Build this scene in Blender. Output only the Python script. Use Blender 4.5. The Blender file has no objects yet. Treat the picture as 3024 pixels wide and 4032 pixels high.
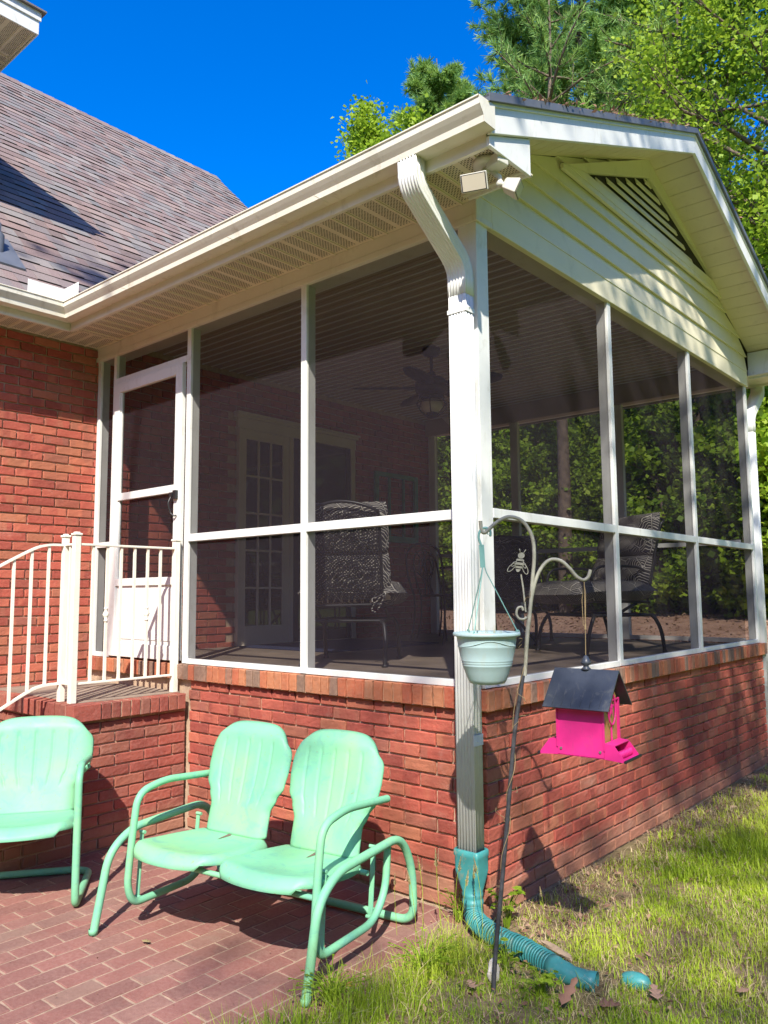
import bpy, bmesh, math, random
import numpy as np
from mathutils import Vector, Matrix
from math import sin, cos, pi, radians as rad, sqrt

random.seed(7)
RNG = np.random.default_rng(11)
scene = bpy.context.scene
COL = scene.collection

# ------------------------------------------------------------------ dimensions (metres)
L, P1, P2 = 3.62, 2.397, 1.2385          # house wall, post beside the door, middle post
W, R1, R2 = 4.33, 1.4934, 2.8935         # depth of the gable side and its two posts
ZS, ZR, ZT = 1.05, 1.894, 3.36           # sill, mid rail, head of the screens
CEIL = 3.57
SUN = Vector((-0.445, 0.565, -0.695)).normalized()


# ------------------------------------------------------------------ materials
def sock(n, *names):
    for k in names:
        if k in n.inputs:
            return n.inputs[k]


class M:
    """tiny node-tree helper"""
    def __init__(s, name):
        s.m = bpy.data.materials.new(name)
        s.m.use_nodes = True
        s.t = s.m.node_tree
        s.t.nodes.clear()
        s.out = s.n('ShaderNodeOutputMaterial')

    def n(s, typ, **kw):
        x = s.t.nodes.new(typ)
        for k, v in kw.items():
            setattr(x, k, v)
        return x

    def l(s, a, b):
        s.t.links.new(a, b)

    def coord(s, kind='Object'):
        return s.n('ShaderNodeTexCoord').outputs[kind]

    def mapping(s, vec, scale=(1, 1, 1), rot=(0, 0, 0)):
        m = s.n('ShaderNodeMapping')
        m.inputs['Scale'].default_value = scale
        m.inputs['Rotation'].default_value = rot
        s.l(vec, m.inputs['Vector'])
        return m.outputs['Vector']

    def noise(s, vec, scale, detail=4, rough=.55, dist=0):
        x = s.n('ShaderNodeTexNoise')
        x.inputs['Scale'].default_value = scale
        x.inputs['Detail'].default_value = detail
        x.inputs['Roughness'].default_value = rough
        x.inputs['Distortion'].default_value = dist
        if vec is not None:
            s.l(vec, x.inputs['Vector'])
        return x.outputs['Fac']

    def ramp(s, fac, stops, interp='LINEAR'):
        r = s.n('ShaderNodeValToRGB')
        r.color_ramp.interpolation = interp
        el = r.color_ramp.elements
        while len(el) < len(stops):
            el.new(.5)
        for e, (p, c) in zip(el, stops):
            e.position = p
            e.color = (*c, 1) if len(c) == 3 else c
        s.l(fac, r.inputs['Fac'])
        return r.outputs['Color']

    def mix(s, fac, a, b, mode='MIX'):
        x = s.n('ShaderNodeMix', data_type='RGBA', blend_type=mode)
        x.clamp_factor = True
        for v, i in ((fac, 0), (a, 6), (b, 7)):
            if isinstance(v, (int, float)):
                x.inputs[i].default_value = v
            elif isinstance(v, tuple):
                x.inputs[i].default_value = (*v, 1)
            else:
                s.l(v, x.inputs[i])
        return x.outputs[2]

    def math(s, op, a, b=0.0):
        x = s.n('ShaderNodeMath', operation=op)
        for v, i in ((a, 0), (b, 1)):
            if isinstance(v, (int, float)):
                x.inputs[i].default_value = v
            else:
                s.l(v, x.inputs[i])
        return x.outputs[0]

    def attr(s, name='rnd'):
        return s.n('ShaderNodeAttribute', attribute_name=name)

    def sep(s, v):
        x = s.n('ShaderNodeSeparateXYZ')
        s.l(v, x.inputs[0])
        return x.outputs

    def bump(s, h, strength=.3, dist=.01, nrm=None):
        b = s.n('ShaderNodeBump')
        b.inputs['Strength'].default_value = strength
        b.inputs['Distance'].default_value = dist
        s.l(h, b.inputs['Height'])
        return b.outputs['Normal']

    def pbr(s, col, rough=.6, metal=0, nrm=None, spec=.4, alpha=None):
        p = s.n('ShaderNodeBsdfPrincipled')
        for v, k in ((col, 'Base Color'), (rough, 'Roughness'), (metal, 'Metallic')):
            if isinstance(v, (int, float)):
                p.inputs[k].default_value = v
            elif isinstance(v, tuple):
                p.inputs[k].default_value = (*v, 1)
            else:
                s.l(v, p.inputs[k])
        p.inputs['Specular IOR Level'].default_value = spec
        if nrm is not None:
            s.l(nrm, p.inputs['Normal'])
        return p.outputs['BSDF']

    def done(s, shader):
        s.l(shader, s.out.inputs['Surface'])
        return s.m


def mat_plain(name, col, rough=.5, var=.08, scale=6, metal=0, bump=0, spec=.4, dirt=None, dirt_amt=.0):
    k = M(name)
    v = k.coord()
    f = k.noise(v, scale, 5, .6)
    c2 = tuple(max(0, x * (1 - var)) for x in col)
    c1 = tuple(min(1, x * (1 + var)) for x in col)
    c = k.ramp(f, [(.3, c2), (.7, c1)])
    if dirt:
        g = k.noise(k.mapping(v, (1, 1, .4)), scale * 3.1, 8, .7, .6)
        c = k.mix(k.math('MULTIPLY', k.ramp(g, [(.55, (0, 0, 0)), (.75, (1, 1, 1))]), dirt_amt), c, dirt)
    nr = None
    if bump:
        nr = k.bump(k.noise(v, scale * 12, 4, .6), bump, .004)
    r = k.ramp(k.noise(v, scale * 2, 3), [(.3, (rough * .85,) * 3), (.7, (min(1, rough * 1.15),) * 3)])
    return k.done(k.pbr(c, r, metal, nr, spec))


def mat_brick(name, stops, stain=(.42, .30, .26), flash=.55, bump=.7, splash=0):
    k = M(name)
    a = k.attr('rnd')
    s = k.sep(a.outputs['Vector'])
    base = k.ramp(s[0], stops)
    v = k.coord()
    # two-tone flashing along each brick, broken at its own place
    seedv = k.n('ShaderNodeVectorMath', operation='ADD')
    sc = k.n('ShaderNodeVectorMath', operation='SCALE')
    k.l(a.outputs['Vector'], sc.inputs[0])
    sc.inputs['Scale'].default_value = 37.0
    k.l(v, seedv.inputs[0])
    k.l(sc.outputs[0], seedv.inputs[1])
    n1 = k.noise(k.mapping(seedv.outputs[0], (9, 9, 1.5)), 1.0, 1, .4)
    other = k.ramp(s[1], stops)
    c = k.mix(k.math('MULTIPLY', k.ramp(n1, [(.5, (0, 0, 0)), (.55, (1, 1, 1))]), flash), base, other)
    n2 = k.noise(v, 60, 8, .7)
    c = k.mix(k.math('MULTIPLY', k.ramp(n2, [(.35, (0, 0, 0)), (.75, (1, 1, 1))]), .38), c, stain)
    n3 = k.noise(v, 2.2, 4, .6)
    c = k.mix(k.math('MULTIPLY', k.ramp(n3, [(.35, (1, 1, 1)), (.6, (0, 0, 0))]), .3), c, (.12, .05, .04), 'MIX')
    if splash:
        zz = k.math('ADD', k.sep(v)[2], k.math('MULTIPLY', k.noise(v, 7, 5, .7), -.22))
        c = k.mix(k.math('MULTIPLY', k.ramp(zz, [(.0, (1, 1, 1)), (.10, (0, 0, 0))]), splash), c, (.36, .22, .14))
        ef = k.noise(v, 3.3, 7, .75, .4)
        c = k.mix(k.math('MULTIPLY', k.ramp(ef, [(.58, (0, 0, 0)), (.72, (1, 1, 1))]), splash * .7), c, (.52, .33, .26))
    h = k.math('ADD', k.math('MULTIPLY', k.noise(v, 130, 5, .65), .6), k.math('MULTIPLY', k.noise(v, 45, 4, .6), .8))
    return k.done(k.pbr(c, .88, 0, k.bump(h, bump, .006), .2))


def mat_leaf(name, stops, trans=.45, rough=.5, gloss=.25):
    k = M(name)
    s = k.sep(k.attr('rnd').outputs['Vector'])
    c = k.ramp(s[0], stops)
    d = k.pbr(c, rough, 0, None, gloss)
    t = k.n('ShaderNodeBsdfTranslucent')
    c2 = k.mix(.35, c, (.32, .42, .03))
    k.l(c2, t.inputs['Color'])
    m = k.n('ShaderNodeMixShader')
    m.inputs[0].default_value = trans
    k.l(d, m.inputs[1])
    k.l(t.outputs[0], m.inputs[2])
    return k.done(m.outputs[0])


MAT = {}
BR = [(0, (.26, .050, .040)), (.25, (.39, .078, .057)), (.5, (.45, .098, .068)), (.7, (.50, .138, .086)), (.85, (.45, .165, .090)), (1, (.29, .095, .072))]
MAT['brick'] = mat_brick('red_brick', BR, (.52, .20, .13), .6, .7, .55)
MAT['rowlock'] = mat_brick('cap_brick', [(0, (.42, .085, .045)), (.3, (.46, .14, .065)), (.55, (.52, .19, .085)), (.72, (.44, .17, .085)), (.78, (.20, .135, .10)), (1, (.25, .15, .11))],
                           (.46, .28, .19), .3)
MAT['stoopbrick'] = mat_brick('weathered_brick', [(0, (.22, .050, .036)), (.5, (.34, .075, .050)), (.8, (.31, .10, .060)), (1, (.25, .095, .065))], (.40, .22, .19), .5, .7, .55)
MAT['paver'] = mat_brick('patio_brick', [(0, (.18, .088, .076)), (.35, (.235, .097, .083)), (.62, (.28, .115, .095)), (.85, (.225, .122, .10)), (1, (.25, .155, .12))],
                         (.42, .27, .22), .35, .45)


def mk_mortar(name, col):
    k = M(name)
    v = k.coord()
    c = k.ramp(k.noise(v, 25, 6, .7), [(.3, tuple(x * .6 for x in col)), (.7, col)])
    return k.done(k.pbr(c, .95, 0, k.bump(k.noise(v, 200, 4), .6, .004), .1))


MAT['mortar'] = mk_mortar('mortar', (.60, .43, .30))
MAT['sand'] = mk_mortar('joint_sand', (.44, .31, .23))
MAT['concrete'] = mat_plain('floor_concrete', (.26, .20, .155), .75, .25, 2.5, bump=.25, dirt=(.16, .11, .09), dirt_amt=.6)
MAT['white'] = mat_plain('white_aluminium', (.72, .72, .69), .42, .05, 5, spec=.4, dirt=(.42, .39, .30), dirt_amt=.5)
MAT['trim'] = mat_plain('cream_trim', (.70, .655, .55), .5, .05, 3, dirt=(.36, .31, .22), dirt_amt=.4)
MAT['siding'] = mat_plain('cream_siding', (.72, .66, .48), .5, .05, 2, dirt=(.40, .36, .22), dirt_amt=.35)
MAT['soffit'] = mat_plain('vinyl_soffit', (.70, .61, .45), .55, .05, 3, dirt=(.36, .28, .17), dirt_amt=.3)
MAT['gutter'] = mat_plain('gutter_cream', (.72, .68, .57), .38, .06, 4, spec=.5, dirt=(.33, .28, .18), dirt_amt=.5)
MAT['ceiling'] = mat_plain('ceiling_boards', (.42, .34, .26), .6, .06, 3)
MAT['hole'] = mat_plain('dark_hole', (.03, .024, .018), .9, .1)
MAT['black'] = mat_plain('black_iron', (.018, .018, .02), .4, .15, 9, spec=.45)
MAT['bronze'] = mat_plain('dark_bronze', (.02, .019, .022), .45, .15, 9)
MAT['rail'] = mat_plain('cream_rail_paint', (.78, .74, .64), .42, .05, 7, dirt=(.45, .33, .2), dirt_amt=.25)
MAT['lens'] = mat_plain('lamp_lens', (.62, .55, .44), .18, .05, 3, spec=.6)
MAT['lamp_white'] = mat_plain('lamp_housing', (.56, .54, .46), .45, .04, 5)
MAT['hook'] = mat_plain('hook_steel', (.30, .29, .23), .55, .35, 14, dirt=(.10, .075, .055), dirt_amt=.85)
MAT['pole'] = mat_plain('hook_pole', (.045, .046, .054), .5, .4, 22, dirt=(.2, .17, .13), dirt_amt=.4)
MAT['pot'] = mat_plain('pot_plastic', (.36, .49, .49), .45, .07, 9, dirt=(.40, .42, .33), dirt_amt=.55)
MAT['hanger'] = mat_plain('hanger_plastic', (.20, .40, .36), .4, .1, 9)
MAT['pink'] = mat_plain('hot_pink', (.68, .024, .22), .5, .12, 8, dirt=(.40, .05, .16), dirt_amt=.7)
MAT['tan'] = mat_plain('feeder_pane', (.36, .22, .07), .3, .15, 8, spec=.5)
MAT['slate'] = mat_plain('feeder_roof', (.040, .048, .065), .42, .3, 7, bump=.15, dirt=(.13, .13, .12), dirt_amt=.8)
MAT['teal'] = mat_plain('teal_plastic', (.05, .25, .245), .42, .25, 10, spec=.4, dirt=(.30, .26, .17), dirt_amt=.9)
MAT['teal_shade'] = mat_plain('teal_groove_shade', (.03, .13, .125), .6, .3, 12, dirt=(.12, .10, .06), dirt_amt=.8)  # same plastic darkened in colour, imitating shade between the hose ribs
MAT['cord'] = mat_plain('twine', (.26, .19, .10), .9, .2, 40)
MAT['wall_dark'] = mat_plain('attic_dark', (.03, .025, .02), .95, .1)
MAT['doorwhite'] = mat_plain('door_paint', (.60, .53, .44), .5, .05, 3)
MAT['tealwood'] = mat_plain('teal_paint', (.06, .30, .24), .6, .3, 9)
MAT['navy'] = mat_plain('navy_door', (.018, .022, .045), .4, .2, 3)
MAT['mat'] = mat_plain('navy_mat', (.02, .03, .08), .95, .3, 60)
MAT['bark'] = mat_plain('bark', (.13, .095, .07), .95, .5, 9, bump=.9)
MAT['stone'] = mat_plain('pale_stone', (.6, .55, .48), .9, .2, 30, bump=.6)
MAT['wood'] = mat_plain('dry_wood', (.42, .30, .19), .9, .3, 20, bump=.6)
MAT['clay'] = mat_plain('clay_chip', (.5, .12, .06), .9, .2, 40)
MAT['steel'] = mat_plain('steel', (.5, .5, .5), .35, .1, 9, metal=.9)
MAT['pipe'] = mat_plain('grey_vent', (.11, .12, .14), .5, .15, 9)

# mint enamel, weathered, its mottling also imitating dappled light in the colour, with rust at the joints
k = M('mint_enamel')
v = k.coord()
c = k.ramp(k.noise(v, 3.2, 3, .5), [(.3, (.175, .46, .29)), (.5, (.20, .51, .30)), (.7, (.26, .54, .265))])
c = k.mix(k.math('MULTIPLY', k.ramp(k.noise(v, 11, 6, .7, 1), [(.52, (0, 0, 0)), (.66, (1, 1, 1))]), .5), c, (.125, .35, .31))
c = k.mix(k.math('MULTIPLY', k.ramp(k.noise(v, 62, 9, .8, .5), [(.60, (0, 0, 0)), (.64, (1, 1, 1))]), .7), c, (.24, .16, .08))
c = k.mix(k.math('MULTIPLY', k.ramp(k.noise(v, 5, 8, .75, 2), [(.58, (0, 0, 0)), (.75, (1, 1, 1))]), .45), c, (.29, .42, .28))
MAT['mint'] = k.done(k.pbr(c, k.ramp(k.noise(v, 7, 5, .6), [(.3, (.42,) * 3), (.7, (.66,) * 3)]), 0, k.bump(k.noise(v, 30, 4), .10, .01), .3))

# insect screen: fine dark weave
k = M('insect_screen')
tr = k.n('ShaderNodeBsdfTransparent')
tr.inputs['Color'].default_value = (1, 1, 1, 1)
df = k.n('ShaderNodeBsdfDiffuse')
df.inputs['Color'].default_value = (.032, .026, .032, 1)
mx = k.n('ShaderNodeMixShader')
vv = k.coord()
k.l(k.ramp(k.noise(vv, 1.4, 5, .6), [(.3, (.44,) * 3), (.7, (.52,) * 3)]), mx.inputs[0])
k.l(tr.outputs[0], mx.inputs[1])
k.l(df.outputs[0], mx.inputs[2])
MAT['screen'] = k.done(mx.outputs[0])

# window glass of the inner doors, dark room behind
k = M('door_glass')
MAT['glass'] = k.done(k.pbr((.012, .014, .018), .03, 0, k.bump(k.noise(k.coord(), 3, 2), .02, .02), .9))

# perforated steel back of the porch chair: round holes in offset rows
k = M('perforated_steel')
uv = k.n('ShaderNodeUVMap').outputs[0]
vo = k.n('ShaderNodeTexVoronoi', feature='F1', distance='EUCLIDEAN')
vo.inputs['Scale'].default_value = 58
vo.inputs['Randomness'].default_value = 0
k.l(k.mapping(uv, (1, 1, 1), (0, 0, rad(45))), vo.inputs['Vector'])
tr = k.n('ShaderNodeBsdfTransparent')
mx = k.n('ShaderNodeMixShader')
k.l(k.ramp(vo.outputs['Distance'], [(.36, (0, 0, 0)), (.40, (1, 1, 1))]), mx.inputs[0])
k.l(tr.outputs[0], mx.inputs[1])
k.l(k.pbr((.02, .02, .022), .45), mx.inputs[2])
MAT['perf'] = k.done(mx.outputs[0])

# charcoal cushion with pale palm fronds
k = M('frond_fabric')
v = k.coord()
wv = k.n('ShaderNodeTexWave', wave_type='RINGS', rings_direction='SPHERICAL')
wv.inputs['Scale'].default_value = 21
wv.inputs['Distortion'].default_value = 4
wv.inputs['Detail'].default_value = 2
wv.inputs['Detail Scale'].default_value = .7
k.l(k.mapping(v, (1, 1.3, 1), (.4, .2, .5)), wv.inputs['Vector'])
vv = k.n('ShaderNodeTexVoronoi', feature='DISTANCE_TO_EDGE')
vv.inputs['Scale'].default_value = 8
k.l(v, vv.inputs['Vector'])
fr = k.math('MULTIPLY', k.ramp(wv.outputs['Fac'], [(.84, (0, 0, 0)), (.90, (1, 1, 1))]), k.ramp(vv.outputs['Distance'], [(.04, (0, 0, 0)), (.06, (1, 1, 1))]))
ed = k.ramp(vv.outputs['Distance'], [(.012, (1, 1, 1)), (.02, (0, 0, 0))])
c = k.mix(k.math('MAXIMUM', fr, ed), (.055, .052, .055), (.56, .52, .45))
MAT['fabric'] = k.done(k.pbr(c, .95, 0, k.bump(k.noise(v, 14, 4), .5, .02), .1))


# shingles: tabs of mixed weathered colours
def mat_shingle(name):
    k = M(name)
    s = k.sep(k.attr('rnd').outputs['Vector'])
    c = k.ramp(s[0], [(0, (.12, .085, .080)), (.22, (.22, .145, .130)), (.40, (.17, .135, .135)), (.55, (.12, .130, .135)), (.72, (.27, .190, .165)), (.86, (.16, .165, .165)), (1, (.24, .215, .20))])
    v = k.coord()
    c = k.mix(k.math('MULTIPLY', k.ramp(k.noise(v, 160, 4, .8), [(.4, (0, 0, 0)), (.62, (1, 1, 1))]), .45), c, (.40, .33, .31))
    c = k.mix(k.math('MULTIPLY', k.ramp(k.noise(v, 300, 2, .8), [(.5, (0, 0, 0)), (.62, (1, 1, 1))]), .4), c, (.07, .05, .05))
    return k.done(k.pbr(c, .95, 0, k.bump(k.noise(v, 260, 3, .7), .5, .004), .12))


MAT['shingle'] = mat_shingle('asphalt_shingle')
MAT['grass'] = mat_leaf('grass_blade', [(0, (.17, .30, .018)), (.35, (.36, .50, .03)), (.62, (.53, .62, .07)), (.66, (.58, .46, .24)), (1, (.66, .52, .31))], .35, .6)
MAT['leaf'] = mat_leaf('broad_leaf', [(0, (.05, .12, .012)), (.5, (.13, .24, .02)), (1, (.26, .38, .04))], .5)
MAT['leaf_lime'] = mat_leaf('lime_leaf', [(0, (.10, .20, .012)), (.5, (.29, .44, .03)), (1, (.50, .62, .08))], .5)
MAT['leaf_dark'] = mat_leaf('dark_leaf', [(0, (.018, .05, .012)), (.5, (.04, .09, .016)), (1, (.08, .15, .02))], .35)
MAT['needle'] = mat_leaf('pine_needle', [(0, (.08, .19, .055)), (.5, (.21, .38, .10)), (.9, (.42, .56, .15)), (1, (.55, .42, .17))], .35)
MAT['dead'] = mat_leaf('dead_leaf', [(0, (.16, .075, .05)), (.5, (.28, .15, .10)), (.85, (.40, .25, .17)), (1, (.5, .36, .2))], .2, .8)
MAT['straw'] = mat_leaf('seed_head', [(0, (.42, .34, .17)), (1, (.58, .48, .27))], .3, .8)

# ground: lawn soil near the wall, leaf litter beyond
k = M('ground_soil')
v = k.coord()
c = k.ramp(k.noise(v, 9, 8, .7), [(.3, (.13, .085, .05)), (.5, (.25, .17, .105)), (.7, (.38, .27, .18))])
c = k.mix(k.math('MULTIPLY', k.ramp(k.noise(v, 1.1, 5, .6), [(.45, (0, 0, 0)), (.62, (1, 1, 1))]), .5), c, (.15, .16, .05))
yy = k.sep(v)[1]
far = k.ramp(k.math('MULTIPLY', yy, .1), [(.44, (0, 0, 0)), (.55, (1, 1, 1))])
c2 = k.ramp(k.noise(v, 4, 8, .75), [(.32, (.20, .115, .075)), (.52, (.36, .215, .15)), (.72, (.46, .31, .22))])
c = k.mix(far, c, c2)
xx = k.sep(v)[0]
c = k.mix(k.math('MULTIPLY', k.ramp(k.math('ADD', k.math('MULTIPLY', xx, .1), .0), [(.14, (0, 0, 0)), (.2, (1, 1, 1))]), k.ramp(yy, [(.0, (1, 1, 1)), (1, (1, 1, 1))])), c, k.ramp(k.noise(v, 6, 6, .7), [(.3, (.13, .22, .03)), (.7, (.30, .36, .09))]))
MAT['soil'] = k.done(k.pbr(c, .95, 0, k.bump(k.noise(v, 45, 6, .7), .8, .02), .1))


# ------------------------------------------------------------------ mesh helpers
def to3(p):
    return (float(p[0]), float(p[1]), float(p[2]))


class MB:
    def __init__(s):
        s.v, s.f, s.m, s.s, s.c, s.uv = [], [], [], [], [], {}

    def add(s, verts, faces, m=0, smooth=False, col=None):
        o = len(s.v)
        s.v += [to3(p) for p in verts]
        for f in faces:
            s.f.append([i + o for i in f])
            s.m.append(m)
            s.s.append(smooth)
            s.c.append(col or (.5, .5, .5))

    def box(s, x0, x1, y0, y1, z0, z1, m=0, col=None):
        x0, x1 = sorted((x0, x1)); y0, y1 = sorted((y0, y1)); z0, z1 = sorted((z0, z1))
        p = [(x0, y0, z0), (x1, y0, z0), (x1, y1, z0), (x0, y1, z0), (x0, y0, z1), (x1, y0, z1), (x1, y1, z1), (x0, y1, z1)]
        s.add(p, [(3, 2, 1, 0), (4, 5, 6, 7), (0, 1, 5, 4), (1, 2, 6, 5), (2, 3, 7, 6), (3, 0, 4, 7)], m, False, col)

    def obox(s, c, ax, h, m=0, col=None):
        c = Vector(c)
        a, b, d = [Vector(q).normalized() * r for q, r in zip(ax, h)]
        p = [c - a - b - d, c + a - b - d, c + a + b - d, c - a + b - d, c - a - b + d, c + a - b + d, c + a + b + d, c - a + b + d]
        f = [(3, 2, 1, 0), (4, 5, 6, 7), (0, 1, 5, 4), (1, 2, 6, 5), (2, 3, 7, 6), (3, 0, 4, 7)]
        if a.cross(b).dot(d) < 0:
            f = [q[::-1] for q in f]
        s.add(p, f, m, False, col)

    def bar(s, p, q, w, h, m=0, up=(0, 0, 1)):
        p, q = Vector(p), Vector(q)
        d = q - p
        sd = d.cross(Vector(up))
        if sd.length < 1e-6:
            sd = d.cross(Vector((1, 0, 0)))
        sd.normalize()
        u = sd.cross(d).normalized()
        s.obox((p + q) / 2, (d, sd, u), (d.length / 2, w / 2, h / 2), m)

    def tube(s, pts, r, n=10, m=0, closed=False, caps=True, col=None):
        pts = [Vector(p) for p in pts]
        N = len(pts)
        rs = r if isinstance(r, (list, tuple)) else [r] * N
        T = []
        for i in range(N):
            a = pts[(i - 1) % N] if (closed or i > 0) else pts[0]
            b = pts[(i + 1) % N] if (closed or i < N - 1) else pts[-1]
            t = b - a
            T.append(t.normalized() if t.length > 1e-9 else Vector((0, 0, 1)))
        u = T[0].orthogonal().normalized()
        vs = []
        for i in range(N):
            u = (u - T[i] * u.dot(T[i]))
            u = u.normalized() if u.length > 1e-6 else T[i].orthogonal().normalized()
            w = T[i].cross(u)
            for j in range(n):
                a = 2 * pi * j / n
                vs.append(pts[i] + (u * cos(a) + w * sin(a)) * rs[i])
        fs = []
        for i in range(N if closed else N - 1):
            for j in range(n):
                a, b = i * n + j, i * n + (j + 1) % n
                c, d = ((i + 1) % N) * n + (j + 1) % n, ((i + 1) % N) * n + j
                fs.append((a, b, c, d))
        s.add(vs, fs, m, True, col)
        if caps and not closed:
            s.add(vs[:n], [tuple(range(n))[::-1]], m, False, col)
            s.add(vs[-n:], [tuple(range(n))], m, False, col)

    def lathe(s, prof, c=(0, 0, 0), n=24, m=0, sx=1, sy=1):
        vs = []
        for r, z in prof:
            for j in range(n):
                a = 2 * pi * j / n
                vs.append((c[0] + r * cos(a) * sx, c[1] + r * sin(a) * sy, c[2] + z))
        fs = []
        for i in range(len(prof) - 1):
            for j in range(n):
                fs.append((i * n + j, i * n + (j + 1) % n, (i + 1) * n + (j + 1) % n, (i + 1) * n + j))
        s.add(vs, fs, m, True)

    def prism(s, poly, ax, d0, d1, m=0):
        """poly: 2-D points; ax: 'x','y' or 'z' extrusion axis; remaining axes in order"""
        def P(p, d):
            return {'x': (d, p[0], p[1]), 'y': (p[0], d, p[1]), 'z': (p[0], p[1], d)}[ax]
        n = len(poly)
        vs = [P(p, d0) for p in poly] + [P(p, d1) for p in poly]
        fs = [tuple(range(n)), tuple(range(2 * n - 1, n - 1, -1))]
        fs += [(i, i + n, (i + 1) % n + n, (i + 1) % n) for i in range(n)]
        s.add(vs, fs, m)

    def sweep(s, prof, path, m=0, smooth=False, caps=True):
        """prof: list of (a,b) offsets; path: list of (origin, avec, bvec)"""
        n = len(prof)
        vs = []
        for o, a, b in path:
            o, a, b = Vector(o), Vector(a), Vector(b)
            vs += [o + a * p[0] + b * p[1] for p in prof]
        fs = []
        for i in range(len(path) - 1):
            for j in range(n):
                fs.append((i * n + j, i * n + (j + 1) % n, (i + 1) * n + (j + 1) % n, (i + 1) * n + j))
        if caps:
            fs.append(tuple(range(n))[::-1])
            fs.append(tuple(range((len(path) - 1) * n, len(path) * n)))
        s.add(vs, fs, m, smooth)

    def build(s, name, mats, parent=None, bevel=0, seg=2, solid=0, subd=0, attr=False, fixn=False):
        me = bpy.data.meshes.new(name)
        me.from_pydata(s.v, [], s.f)
        if not isinstance(mats, (list, tuple)):
            mats = [mats]
        for q in mats:
            me.materials.append(q)
        me.polygons.foreach_set('material_index', s.m)
        me.polygons.foreach_set('use_smooth', s.s)
        if attr:
            at = me.attributes.new('rnd', 'FLOAT_VECTOR', 'FACE')
            at.data.foreach_set('vector', np.array(s.c, np.float32).ravel())
        me.update()
        if fixn:
            bm = bmesh.new(); bm.from_mesh(me)
            bmesh.ops.remove_doubles(bm, verts=bm.verts, dist=1e-5)
            bmesh.ops.recalc_face_normals(bm, faces=bm.faces)
            bm.to_mesh(me); bm.free()
        o = bpy.data.objects.new(name, me)
        COL.objects.link(o)
        if parent:
            o.parent = parent
            o.matrix_parent_inverse = pinv(parent)
        if solid:
            md = o.modifiers.new('solid', 'SOLIDIFY'); md.thickness = solid; md.offset = 0
        if bevel:
            md = o.modifiers.new('bevel', 'BEVEL'); md.width = bevel; md.segments = seg; md.limit_method = 'ANGLE'; md.angle_limit = rad(40)
        if subd:
            md = o.modifiers.new('sub', 'SUBSURF'); md.levels = subd; md.render_levels = subd
        return o


def pinv(p):
    """inverse of the (unscaled) chain of parents, so children can be written in world coordinates"""
    # parents here are either Empties (transform only) or meshes left at identity
    if p.type == 'EMPTY':
        return Matrix.LocRotScale(p.location, p.rotation_euler, p.scale).inverted()
    return Matrix.Identity(4)


def tag(o, label, cat, group=None, kind=None):
    if label: o['label'] = label
    if cat: o['category'] = cat
    if group: o['group'] = group
    if kind: o['kind'] = kind
    return o


def thing(name, label, cat, loc=(0, 0, 0), group=None):
    o = bpy.data.objects.new(name, None)
    o.empty_display_size = .1
    COL.objects.link(o)
    o.location = loc
    return tag(o, label, cat, group)


def copy_tree(o, parent):
    c = o.copy(); COL.objects.link(c); c.parent = parent
    c.matrix_parent_inverse = o.matrix_parent_inverse.copy()
    for ch in list(o.children):
        copy_tree(ch, c)
    return c


def copy_thing(root, loc, rz=0, scale=1, label=None):
    r = root.copy(); COL.objects.link(r)
    r.location = loc; r.rotation_euler = (0, 0, rz); r.scale = (scale,) * 3
    if label: r['label'] = label
    for ch in list(root.children):
        copy_tree(ch, r)
    return r


def fillet(pts, r, n=6):
    """polyline with rounded corners"""
    pts = [Vector(p) for p in pts]
    out = [pts[0]]
    for i in range(1, len(pts) - 1):
        a, b, c = pts[i - 1], pts[i], pts[i + 1]
        rr = r[i - 1] if isinstance(r, (list, tuple)) else r
        d1, d2 = (a - b), (c - b)
        t = min(rr, d1.length * .49, d2.length * .49)
        p, q = b + d1.normalized() * t, b + d2.normalized() * t
        for j in range(n + 1):
            u = j / n
            out.append(p * (1 - u) ** 2 + b * 2 * u * (1 - u) + q * u * u)
    out.append(pts[-1])
    return out


def catmull(pts, n=8):
    pts = [Vector(p) for p in pts]
    P = [pts[0] * 2 - pts[1]] + pts + [pts[-1] * 2 - pts[-2]]
    out = []
    for i in range(1, len(P) - 2):
        for j in range(n):
            t = j / n
            a, b, c, d = P[i - 1], P[i], P[i + 1], P[i + 2]
            out.append(.5 * ((2 * b) + (c - a) * t + (2 * a - 5 * b + 4 * c - d) * t * t + (3 * b - a - 3 * c + d) * t ** 3))
    out.append(pts[-1])
    return out


def quads_mesh(name, V, mat, parent=None, rnd=None, nper=4, smooth=False):
    """V: (N, nper, 3) array, one face each"""
    N = V.shape[0]
    me = bpy.data.meshes.new(name)
    me.vertices.add(N * nper)
    me.vertices.foreach_set('co', V.astype(np.float32).ravel())
    me.loops.add(N * nper)
    me.loops.foreach_set('vertex_index', np.arange(N * nper, dtype=np.int32))
    me.polygons.add(N)
    me.polygons.foreach_set('loop_start', np.arange(0, N * nper, nper, dtype=np.int32))
    me.materials.append(mat)
    if rnd is None:
        rnd = RNG.random((N, 3))
    at = me.attributes.new('rnd', 'FLOAT_VECTOR', 'FACE')
    at.data.foreach_set('vector', rnd.astype(np.float32).ravel())
    me.update(calc_edges=True)
    o = bpy.data.objects.new(name, me)
    COL.objects.link(o)
    if parent:
        o.parent = parent
        o.matrix_parent_inverse = pinv(parent)
    return o


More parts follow.
